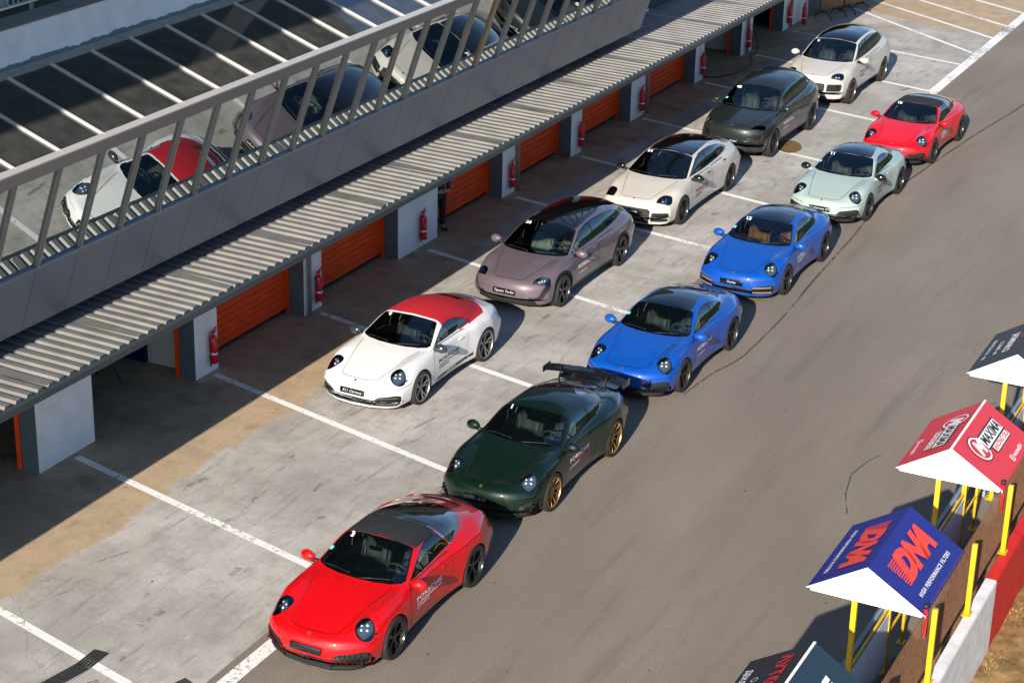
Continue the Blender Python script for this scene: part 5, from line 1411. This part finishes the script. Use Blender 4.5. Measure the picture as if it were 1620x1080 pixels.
# ---------------------------------------------------------------- the other body types
def prep_tourer():
    c = Cutter(TOURER)
    side = lambda q: q.x > .35
    c.cut([(-1.5,-.1),(4.8,-.1),(4.8,.225),(-1.5,.225)], 'side', 'underbody', pred='all')
    c.cut([(.38,.2),(2.5,.2),(2.46,.33),(.42,.33)], 'side', 'sill', pred=side)
    ws = [(-.06,.28),(.30,.295),(.55,.345),(.70,.42),(.775,.50),(.755,.62),(.705,.86),(.65,1.10),(.625,1.20),(.58,1.235),(.30,1.285),(-.06,1.30)]
    c.ring(ws, 'top', .022, 'windscreen_edge', 'windscreen', pred=lambda q: q.z > .85)
    dlo = [(.60,.975),(.80,1.075),(1.0,1.175),(1.25,1.27),(1.6,1.325),(2.0,1.34),(2.5,1.325),(2.95,1.275),(3.2,1.205),(3.32,1.13),(3.28,1.085),(3.0,1.045),(2.3,1.01),(1.4,.985)]
    up = lambda q: q.x > .4 and q.z > .93
    c.ring(dlo, 'side', .014, 'window_trim', 'side_window', pred=lambda q: q.x > .35 and q.z > .93)
    c.cut([(1.70,.9),(1.78,.9),(1.80,1.4),(1.72,1.4)], 'side', 'window_trim', pred=up, only=['side_window'])
    c.cut([(1.78,.85),(3.5,.85),(3.5,1.4),(1.80,1.4)], 'side', 'rear_side_window', pred=up, only=['side_window'])
    c.cut(rnd([(-.06,1.31),(.60,1.25),(.585,1.6),(.58,2.4),(.555,3.1),(.52,3.5),(-.06,3.56)], .03), 'top', 'roof_panel', pred=lambda q: q.z > 1.15)
    c.ring([(-.06,3.60),(.49,3.58),(.46,3.80),(-.06,3.84)], 'top', .02, 'window_trim', 'rear_window', only=['body'], pred=lambda q: q.z > .9)
    gap = .011
    c.ring(rnd([(-.06,-.79),(.28,-.775),(.42,-.71),(.47,-.5),(.56,-.1),(.69,.30),(.66,.355),(.4,.28),(-.06,.24)], .05, 2), 'top', gap, 'panel_gap', 'bonnet', only=['body'], pred=lambda q: q.z > .6)
    c.ring(rnd([(.56,.36),(1.60,.36),(1.74,.5),(1.76,.95),(.66,.945),(.54,.85),(.5,.6)], .05, 2), 'side', gap, 'panel_gap', 'door', only=['body'], pred=lambda q: q.x > .6)
    c.ring(rnd([(1.80,.36),(2.35,.36),(2.50,.70),(2.78,.90),(2.80,.985),(1.80,.955)], .05, 2), 'side', gap, 'panel_gap', 'rear_door', only=['body'], pred=lambda q: q.x > .6)
    hl = rnd([(-.21,-.09),(.12,-.10),(.185,-.02),(.165,.11),(-.02,.12),(-.14,.05)], .04, 4)
    c.ring(hl, (.28,-.68,.68), .010, 'lamp_bezel', 'headlight', pred=lambda q: q.x > .4 and q.y < -.1, only=['body'], o=(.72,-.60,.735))
    c.cut(rnd([(.70,.36),(.80,.38),(.88,.56),(.86,.66),(.80,.62)], .03), 'front', 'air_intake', pred=lambda q: q.y < -.3, only=['body'])
    c.cut([(-.06,.22),(.70,.22),(.64,.34),(.50,.37),(-.06,.375)], 'front', 'grille', pred=lambda q: q.y < -.5, only=['body'])
    for y, r1, r2 in ((0, .445, .375), (2.95, .45, .38)):
        c.cut(ell(y, .355, r1, r1, 0, 36), 'side', 'cladding', pred=lambda q: q.x > .6 and q.z < .95, only=['body', 'sill', 'underbody', 'door', 'rear_door', 'panel_gap'])
        c.cut(ell(y, .355, r2, r2, 0, 36), 'side', 'hole', pred=lambda q: q.x > .55 and q.z < .9)
    p = c.finish(); return c, p
TOURER.update(mirror=(1.03,.66,1.00), liner=(.93,.35,3.6), cabin=(.1,3.6,.22,.78), belt=.88, dash=(.60,.92), seats=(1.45,.22), rearseats=(2.45,.24), steer=(.98,.90), wstop=1.12,
    wipers=[(.05,.33,.58,.44), (-.66,.44,-.1,.34)], wheels=[(0,.355,.25,.835), (2.95,.36,.28,.83)], arches=[(0,.355,.39), (2.95,.355,.395)], plate=(0,.485,14), crest=-.80,
    numpos=(-.51,1.12), stkpos=(-.68,.62), letter=(1.12,.66,.88), linx=.93)
def prep_saloon():
    c = Cutter(SALOON); side = lambda q: q.x > .35
    c.cut([(-1.5,-.1),(4.8,-.1),(4.8,.185),(-1.5,.185)], 'side', 'underbody', pred='all')
    c.cut([(.38,.16),(2.5,.16),(2.46,.24),(.42,.24)], 'side', 'sill', pred=side)
    ws = [(-.06,.30),(.30,.315),(.55,.37),(.70,.445),(.765,.53),(.74,.65),(.69,.89),(.64,1.13),(.615,1.235),(.57,1.27),(.30,1.315),(-.06,1.33)]
    c.ring(ws, 'top', .022, 'windscreen_edge', 'windscreen', pred=lambda q: q.z > .85)
    dlo = [(.64,.985),(.82,1.07),(1.02,1.165),(1.25,1.255),(1.55,1.315),(1.9,1.335),(2.3,1.325),(2.7,1.27),(3.0,1.195),(3.22,1.11),(3.24,1.07),(3.1,1.04),(2.5,1.01),(1.6,.985)]
    up = lambda q: q.x > .4 and q.z > .93
    c.ring(dlo, 'side', .014, 'window_trim', 'side_window', pred=lambda q: q.x > .35 and q.z > .93)
    c.cut([(1.76,.9),(1.84,.9),(1.84,1.4),(1.76,1.4)], 'side', 'window_trim', pred=up, only=['side_window'])
    c.cut([(1.84,.85),(3.5,.85),(3.5,1.4),(1.84,1.4)], 'side', 'rear_side_window', pred=up, only=['side_window'])
    c.cut(rnd([(-.06,1.345),(.585,1.29),(.565,1.6),(.56,2.3),(.53,2.85),(.49,3.05),(-.06,3.10)], .03), 'top', 'roof_panel', pred=lambda q: q.z > 1.15)
    c.ring(rnd([(-.06,3.14),(.47,3.09),(.48,3.4),(.46,3.66),(-.06,3.72)], .04), 'top', .02, 'window_trim', 'rear_window', only=['body'], pred=lambda q: q.z > .9)
    gap = .011
    c.ring(rnd([(-.06,-.80),(.28,-.785),(.42,-.71),(.47,-.5),(.56,-.1),(.68,.32),(.65,.375),(.4,.30),(-.06,.26)], .05, 2), 'top', gap, 'panel_gap', 'bonnet', only=['body'], pred=lambda q: q.z > .6)
    c.ring(rnd([(.56,.30),(1.66,.30),(1.80,.5),(1.82,.95),(.66,.94),(.54,.85),(.5,.6)], .05, 2), 'side', gap, 'panel_gap', 'door', only=['body'], pred=lambda q: q.x > .6)
    c.ring(rnd([(1.86,.30),(2.38,.30),(2.54,.70),(2.85,.90),(2.87,.985),(1.86,.96)], .05, 2), 'side', gap, 'panel_gap', 'rear_door', only=['body'], pred=lambda q: q.x > .6)
    hl = rnd([(-.22,-.12),(.10,-.14),(.18,-.03),(.165,.15),(-.03,.17),(-.15,.07)], .06, 4)
    c.ring(hl, (.26,-.66,.70), .010, 'lamp_bezel', 'headlight', pred=lambda q: q.x > .4 and q.y < -.1, only=['body'], o=(.71,-.62,.76))
    c.cut(rnd([(.46,.24),(.82,.25),(.86,.36),(.84,.46),(.50,.47)], .03), 'front', 'air_intake', pred=lambda q: q.y < -.4, only=['body'])
    c.cut([(-.06,.20),(.43,.20),(.46,.50),(.40,.555),(-.06,.56)], 'front', 'grille', pred=lambda q: q.y < -.5, only=['body'])
    for y in (0, 3.03): c.cut(ell(y, .355, .385, .385, 0, 36), 'side', 'hole', pred=lambda q: q.x > .55 and q.z < .9)
    p = c.finish(); return c, p
SALOON.update(mirror=(1.02,.68,.985), liner=(.93,.35,3.5), cabin=(.1,3.3,.18,.78), belt=.88, dash=(.62,.92), seats=(1.50,.20), rearseats=(2.5,.20), steer=(1.0,.90), wstop=1.15,
    wipers=[(.05,.36,.58,.47), (-.66,.47,-.1,.37)], wheels=[(0,.36,.26,.82), (3.03,.368,.29,.81)], arches=[(0,.355,.395), (3.03,.355,.395)], plate=(0,.47,12), crest=-.82,
    numpos=(-.50,1.15), stkpos=(-.66,.64), letter=(1.14,.62,.88), linx=.92)
def prep_suv(spec, key):
    c = Cutter(spec); side = lambda q: q.x > .35; zf = spec['zf']; big = key == 'tall'; sy = spec['y1']/3.97; sz = spec['zn']/.42
    wb = spec['wheels'][1][0]
    def q2(p): return [(a*sy, b*sz) for a, b in p]
    def qt(p): return [(a, b*sy) for a, b in p]
    def qf(p): return [(a, b*sz) for a, b in p]
    c.cut([(-1.5,-.1),(4.8,-.1),(4.8,zf+.05),(-1.5,zf+.05)], 'side', 'underbody', pred='all')
    c.cut([(.42,zf),(wb-.45,zf),(wb-.48,zf+.13),(.46,zf+.13)], 'side', 'sill', pred=side)
    ws = qt([(-.06,.255),(.30,.27),(.55,.315),(.70,.38),(.78,.45),(.755,.58),(.715,.79),(.675,.99),(.65,1.10),(.60,1.135),(.30,1.165),(-.06,1.175)])
    c.ring(ws, 'top', .022, 'windscreen_edge', 'windscreen', pred=lambda q: q.z > .95*sz)
    dlo = q2([(.55,1.085),(.75,1.20),(.95,1.32),(1.15,1.415),(1.5,1.475),(1.9,1.50),(2.3,1.495),(2.7,1.455),(3.0,1.40),(3.25,1.30),(3.26,1.22),(3.0,1.18),(2.3,1.135),(1.4,1.10)])
    up = lambda q: q.x > .4 and q.z > 1.0*sz
    c.ring(dlo, 'side', .015, 'window_trim', 'side_window', pred=lambda q: q.x > .35 and q.z > 1.02*sz)
    c.cut(q2([(1.66,1.0),(1.74,1.0),(1.76,1.6),(1.68,1.6)]), 'side', 'window_trim', pred=up, only=['side_window'])
    c.cut(q2([(1.74,.9),(3.5,.9),(3.5,1.6),(1.76,1.6)]), 'side', 'rear_side_window', pred=up, only=['side_window'])
    if big:
        c.cut(rnd(qt([(-.06,1.19),(.60,1.155),(.60,1.6),(.59,2.3),(.57,2.7),(-.06,2.75)]), .03), 'top', 'roof_panel', pred=lambda q: q.z > 1.3)
    c.ring(rnd(qt([(-.06,3.0),(.52,2.97),(.51,3.3),(.49,3.52),(-.06,3.58)]), .04), 'top', .02, 'window_trim', 'rear_window', only=['body'], pred=lambda q: q.z > 1.1)
    gap = .011
    c.ring(rnd(qt([(-.06,-.76),(.30,-.745),(.44,-.68),(.49,-.5),(.58,-.1),(.70,.26),(.67,.315),(.4,.25),(-.06,.215)]), .05, 2), 'top', gap, 'panel_gap', 'bonnet', only=['body'], pred=lambda q: q.z > .75)
    c.ring(rnd([(.50,zf+.16),(1.56,zf+.16),(1.70,.62),(1.72,1.04*sz),(.60,1.03*sz),(.50,.95*sz),(.47,.7)], .05, 2), 'side', gap, 'panel_gap', 'door', only=['body'], pred=lambda q: q.x > .6)
    c.ring(rnd([(1.76,zf+.16),(wb-.62,zf+.16),(wb-.46,.78),(wb-.16,.98),(wb-.14,1.08*sz),(1.76,1.05*sz)], .05, 2), 'side', gap, 'panel_gap', 'rear_door', only=['body'], pred=lambda q: q.x > .6)
    if big: hl = rnd([(-.22,-.11),(.11,-.125),(.185,-.01),(.17,.135),(-.02,.15),(-.15,.06)], .05, 4)
    else: hl = rnd([(-.24,-.085),(.13,-.075),(.19,.0),(.17,.095),(-.06,.07)], .03, 4)
    c.ring(hl, (.27,-.70,.66), .010, 'lamp_bezel', 'headlight', pred=lambda q: q.x > .4 and q.y < -.1, only=['body'], o=(.71,-.60*sy,.875*sz))
    if big:
        c.cut(rnd(qf([(.46,.47),(.84,.48),(.86,.62),(.84,.68),(.48,.68)]), .03), 'front', 'air_intake', pred=lambda q: q.y < -.4, only=['body'])
        c.cut(qf([(-.06,.47),(.40,.47),(.42,.60),(.40,.69),(-.06,.70)]), 'front', 'grille', pred=lambda q: q.y < -.5, only=['body'])
        c.cut(qf([(-.06,.27),(.52,.27),(.44,.35),(-.06,.36)]), 'front', 'lower_grille', pred=lambda q: q.y < -.5, only=['body'])
    else:
        c.cut(rnd(qf([(.60,.54),(.83,.55),(.85,.66),(.83,.70),(.60,.69)]), .03), 'front', 'air_intake', pred=lambda q: q.y < -.4, only=['body'])
        c.cut(rnd(qf([(.62,.33),(.84,.36),(.85,.52),(.74,.50)]), .02), 'front', 'lower_grille', pred=lambda q: q.y < -.4, only=['body'])
        c.cut(qf([(-.06,.27),(.58,.27),(.44,.40),(-.06,.42)]), 'front', 'grille', pred=lambda q: q.y < -.5, only=['body'])
    for y in (0, wb):
        if not big: c.cut(ell(y, .375, .45, .45, 0, 36), 'side', 'wheel_arch_trim', pred=lambda q: q.x > .6 and q.z < 1.0, only=['body', 'sill', 'underbody', 'door', 'rear_door', 'panel_gap'])
        c.cut(ell(y, .375, .405, .405, 0, 36), 'side', 'hole', pred=lambda q: q.x > .55 and q.z < .95)
    p = c.finish(); return c, p
SUV.update(mirror=(1.02,.62,1.11), liner=(1.04,.3,3.4), cabin=(.1,3.3,.30,.78), belt=.98, dash=(.56,1.02), seats=(1.38,.34), rearseats=(2.35,.38), steer=(.92,1.00), wstop=1.02,
    wipers=[(.05,.30,.58,.40), (-.66,.40,-.1,.31)], wheels=[(0,.375,.26,.825), (3.0,.378,.29,.82)], arches=[(0,.375,.415), (3.0,.375,.415)], plate=(0,.55,10), crest=-.77,
    numpos=(-.52,1.02), stkpos=(-.70,.55), letter=(1.08,.74,.88), linx=.92)
SUV = scaled(SUV, 1.0, 1.055, 1.0, linx=.92, wheels=[(0,.385,.26,.825), (3.0,.388,.29,.82)])
SUV['belt'] = 1.02; SUV['mirror'] = (1.02,.62,1.17); SUV['dash'] = (.56,1.07); SUV['steer'] = (.92,1.05); SUV['numpos'] = (-.52,1.02)
TALL = scaled(SUV, 1.035, .99, 1.015, mirror=(1.06,.66,1.16), liner=(1.08,.3,3.5), wheels=[(0,.385,.28,.845), (3.02,.388,.30,.835)], arches=[(0,.375,.415), (3.02,.375,.415)],
    numpos=(-.51,1.05), letter=(1.12,.78,.88), linx=.94, dash=(.58,1.06), steer=(.95,1.04), belt=1.02, plate=(0,.44,6))
def other(kind, name, x, y, rz, label, o, cat='car'):
    S = dict(tourer=TOURER, saloon=SALOON, suv=SUV, tall=TALL)[kind]
    c, parts = (prep_tourer() if kind == 'tourer' else prep_saloon() if kind == 'saloon' else prep_suv(S, kind))
    r = car_root(name, x, y, rz, label, cat, 'parked display cars in two rows'); o.setdefault('roof', M['roofglass']); common(r, c, parts, o, S)
    for nm, mt, off in (('lower_grille', M['black_matt'], .03), ('wheel_arch_trim', o.get('archmat', o['paint']), -.008)):
        if nm in parts: link(bpy.data.objects.new(nm, part_mesh(nm, [parts[nm]], mt, off, 0, -.03 if off > 0 else .012)), r)
    return r
# ---------------------------------------------------------------- the cars
G1 = 'parked display cars in two rows'
TEN = dict(n=5, twin=.17, w=.024); Y10 = dict(n=10, w=.020, twin=.0); TUR = dict(n=5, twin=.24, w=.030); TW7 = dict(n=7, twin=.12, w=.020, cap=1); AERO = dict(n=5, twin=.12, w=.045)
PA = {'red': paint('guards_red_paint', (.56,.001,.004)), 'red2': paint('bright_red_paint', (.60,.001,.006)), 'green': paint('dark_green_paint', (.002,.012,.007), .2, .4), 'blue': paint('bright_blue_paint', (.001,.064,.36)),
      'mint': paint('pale_mint_paint', (.32,.41,.385)), 'white': paint('white_paint', (.68,.68,.68)), 'mauve': paint('mauve_paint', (.125,.097,.118), .2, .42), 'cream': paint('cream_paint', (.50,.47,.43)),
      'char': paint('charcoal_green_paint', (.018,.023,.022), .3, .35), 'beige': paint('pale_beige_paint', (.50,.475,.44))}
LW = [M['white'], M['white']]; LR = [M['blackvin'], M['redvin']]; LWR = [M['white'], M['redvin']]
XC = [(-.0, 0, -.003), (-.022, 5.391, -.012), (.024, 11.137, -.017), (-4.075, 8.162, -.03), (-.013, 17.166, -.011), (.035, 22.981, -.019), (.115, 28.49, -.024)]
def gt_wing(root, c, parts, o):
    pm = o['paint']; r = None
    m = MB(); sec = [(-.13,-.016), (-.10,-.002), (.0,.012), (.09,.024), (.125,.030), (.09,.012), (-.07,-.014)]; n = len(sec)
    xs = [-.80 + 1.6*i/16 for i in range(17)]; vs = []
    for x in xs:
        dz = -.06*(abs(x)/.8)**2.4 + (.012 if abs(x) < .3 else 0)
        vs += [(x, 3.12+a, 1.185+b+dz) for a, b in sec]
    m.add(vs, [(i*n+k, i*n+(k+1) % n, (i+1)*n+(k+1) % n, (i+1)*n+k) for i in range(16) for k in range(n)], 0, True)
    m.add(vs[:n], [tuple(range(n))]); m.add(vs[-n:], [tuple(range(n-1, -1, -1))])
    w = m.build('rear_wing', M['black_gloss'], root, sharp=50)
    for s in (1, -1):
        m = MB(); m.bbox(s*.80-.010, s*.80+.010, 2.98, 3.28, 1.07, 1.185, .005); m.build('wing_endplate', M['black_gloss'], w)
        m = MB(); pts = [(s*.46,2.95,.98), (s*.46,2.98,1.10), (s*.46,3.04,1.21), (s*.46,3.12,1.215)]
        for a, b in zip(pts[:-1], pts[1:]): m.bar(a, b, .05, .014, up=(1,0,0))
        m.build('wing_strut', M['black_sat'], w)
    m = MB(); vs = []
    for x in xs: vs += [(x*.74, 3.10+.06*(abs(x)/.8)**2, .985-.03*(abs(x)/.8)**2), (x*.74, 3.42-.05*(abs(x)/.8)**2, 1.015-.04*(abs(x)/.8)**2), (x*.80, 3.43-.05*(abs(x)/.8)**2, .90)]
    m.add(vs, [(i*3+k, i*3+k+1, i*3+k+4, i*3+k+3) for i in range(16) for k in range(2)], 0, True); m.build('ducktail', pm, root)
def side_script(root, c, parts, o):
    al = [(*shift(rect(-.55, .62, -.030, .030), 0, 0), 0, .1), (*shift(rect(.64, .80, -.030, .030)), 0, .1), (*shift(art('CARRERA', size=.05, bold=.02, sx=1.6, space=1.15), 0, -.0), 1, .1)]
    for s in (1, -1): q = add_decal(root, c, 'side_stripe', al, lambda u, w: (s, 1.17+u*s, .305+w+.045*(u)), (s, 0, 0), [M['blackvin'], M['white']])
def sill_decal_pos(): pass
V = dict
sport('sports_car', *XC[0][:2], XC[0][2], 'bright red sports car with black roof, nearest the camera, numbered 3', 'targa',
      V(paint=PA['red'], seat=M['seat_grey'], rim=M['rim_black'], style=TEN, nose='slats', slat='v', num='3', sticker=1, roof=plain('black_roof_fabric', (.012,.014,.017), .75, bump=.1, bscale=300), cal='k', lettermats=LW, hoop=plain('dark_hoop_paint', (.02,.025,.03), .2, coat=1)), G1)
sport('sports_car', *XC[1][:2], XC[1][2], 'dark green sports car with tall rear wing and bronze gold wheels', 'wing',
      V(paint=PA['green'], seat=M['seat_grey'], rim=M['rim_gold'], style=dict(n=10, w=.017, twin=.0), nose='wing', slat=None, num='1', plate='911 GT3', lettermats=LWR, extra=[gt_wing]), G1)
sport('sports_car', *XC[2][:2], XC[2][2], 'blue sports car with slatted nose and grey seats, behind the dark green winged car', 'coupe',
      V(paint=PA['blue'], seat=M['seat_grey'], rim=M['rim_grey'], style=TEN, nose='slats', slat='v', sticker=1, lettermats=LWR), G1)
sport('sports_car', *XC[3][:2], XC[3][2], 'white convertible sports car with closed red fabric roof', 'cabrio',
      V(paint=PA['white'], seat=M['seat_grey'], rim=M['rim_silver'], style=dict(n=5, twin=.20, w=.028), slat='h', slatmat=plain('grey_slat', (.10,.10,.09), .3, metal=.5), num='4', plate='911 Carrera', soft=plain('red_fabric_roof', (.40,.004,.014), .8, bump=.1, bscale=300),
        lettermats=LR, mirrormat=plain('silver_black_mirror', (.08,.09,.10), .15, metal=.7, coat=1), extra=[side_script]), G1)
sport('sports_car', *XC[4][:2], XC[4][2], 'blue sports car with tan leather seats, number 12 on its windscreen', 'coupe',
      V(paint=PA['blue'], seat=M['seat_tan'], rim=M['rim_black'], style=TEN, slat='h', slatmat=plain('tan_slat', (.34,.26,.18), .35, metal=.5), num='12', sticker=1, plate='Turbo', cal='y', lettermats=LW, steermat=M['interior']), G1)
sport('sports_car', *XC[5][:2], XC[5][2], 'pale mint green sports car with black roof, number 11 on its windscreen', 'coupe',
      V(paint=PA['mint'], seat=plain('taupe_leather', (.20,.17,.15), .5), rim=M['rim_black'], style=TEN, nose='slats', slat='v', num='11', sticker=1, plate='911 Carrera GTS', lettermats=LR, mirrormat=M['black_gloss'], mirrorfoot=PA['mint']), G1)
sport('sports_car', *XC[6][:2], XC[6][2], 'bright red sports car with black roof, last of the outer row, numbered 10', 'targa',
      V(paint=PA['red2'], seat=M['seat_grey'], rim=M['rim_black'], style=TEN, nose='slats', slat='v', num='10', roof=plain('black_roof_fabric_far', (.012,.014,.017), .75), cal='y', lettermats=LW, hoop=plain('dark_hoop_paint_far', (.02,.025,.03), .2, coat=1)), G1)
other('tourer', 'estate_car', -3.965, 14.08, -.01, 'mauve grey estate car with black glass roof and dark wheels, number 29 on its windscreen',
      V(paint=PA['mauve'], seat=M['seat_cream'], rim=M['rim_black'], style=AERO, slat=None, num='29', plate='Taycan Turbo', lettermats=LWR, handle=[(1.62,.86), (2.62,.90)], leds=((-.06,0),(0,.01),(.06,.02)), bezel=M['black_gloss']))
other('saloon', 'saloon_car', -3.79, 20.42, -.01, 'cream four-door saloon car with black glass roof and black mirrors, number 34 on its windscreen',
      V(paint=PA['cream'], seat=M['seat_cream'], rim=M['rim_black'], style=dict(n=10, w=.02, twin=0), slat='h', slatmat=M['black_gloss'], num='34', plate='Panamera', cal='r', lettermats=LR, mirrormat=M['black_gloss'], handle=[(1.66,.86), (2.66,.92)], handlemat=M['black_gloss']))
other('suv', 'sport_utility_car', -3.80, 26.84, -.01, 'charcoal green sport utility car, number 48 on its windscreen',
      V(paint=PA['char'], seat=M['seat_grey'], rim=M['rim_grey'], style=dict(n=10, w=.02, twin=0), slat='h', num='48', sticker=1, plate='Macan Turbo', cal='r', lettermats=LWR, handle=[(1.58,.98), (2.5,1.02)], archmat=plain('charcoal_arch_trim', (.03,.033,.033), .35, coat=.5)), 'car')
other('tall', 'sport_utility_car', -3.66, 33.08, -.01, 'pale beige sport utility car with dark glass roof, farthest of the inner row',
      V(paint=PA['beige'], seat=M['seat_grey'], rim=plain('bronze_dark_rim', (.22,.17,.13), .3, metal=.8), style=dict(n=5, w=.026, twin=.2), slat='h', slatmat=M['black_gloss'], num='6', cal='k', lettermats=LR, handle=[(1.62,1.02), (2.6,1.06)]), 'car')

# ---------------------------------------------------------------- light, sky, camera
SUN = Vector((.33, -2.34, 1)).normalized()
l = bpy.data.lights.new('sun', 'SUN'); l.energy = 5.0; l.angle = R(.5); l.color = (1, .90, .76)
lo = bpy.data.objects.new('sun', l); COL.objects.link(lo); lo.rotation_euler = SUN.to_track_quat('Z', 'Y').to_euler(); lo.location = (0, -20, 30)
w = bpy.data.worlds.new('World'); SC.world = w; w.use_nodes = True; t = w.node_tree
sk = t.nodes.new('ShaderNodeTexSky'); sk.sky_type = 'NISHITA'; sk.sun_disc = False
sk.sun_elevation = math.asin(SUN.z); sk.sun_rotation = math.atan2(SUN.x, SUN.y); sk.air_density = 1.0; sk.dust_density = .25; sk.ozone_density = 3.5
t.links.new(sk.outputs[0], t.nodes['Background'].inputs[0]); t.nodes['Background'].inputs[1].default_value = .095
cam = bpy.data.cameras.new('camera'); co = bpy.data.objects.new('camera', cam); COL.objects.link(co); SC.camera = co
r_ = Vector((.89379988, .44793597, .02179782)); u_ = Vector((-.18752147, .32913932, .92547448)); w_ = Vector((-.40737879, .83127653, -.3781823))
mt = Matrix((r_, u_, -w_)).transposed().to_4x4(); mt.translation = Vector((13.38, -21.84, 15.290332)); co.matrix_world = mt
cam.sensor_width = 36; cam.lens = 3139.17*36/1620; cam.clip_end = 2000; cam.clip_start = .5
SC.view_settings.view_transform = 'Standard'; SC.view_settings.look = 'None'; SC.view_settings.exposure = .88; SC.view_settings.gamma = 1
SC.cycles.use_denoising = True; SC.cycles.max_bounces = 8; SC.cycles.transparent_max_bounces = 12; SC.cycles.caustics_reflective = False
SC.cycles.use_adaptive_sampling = False
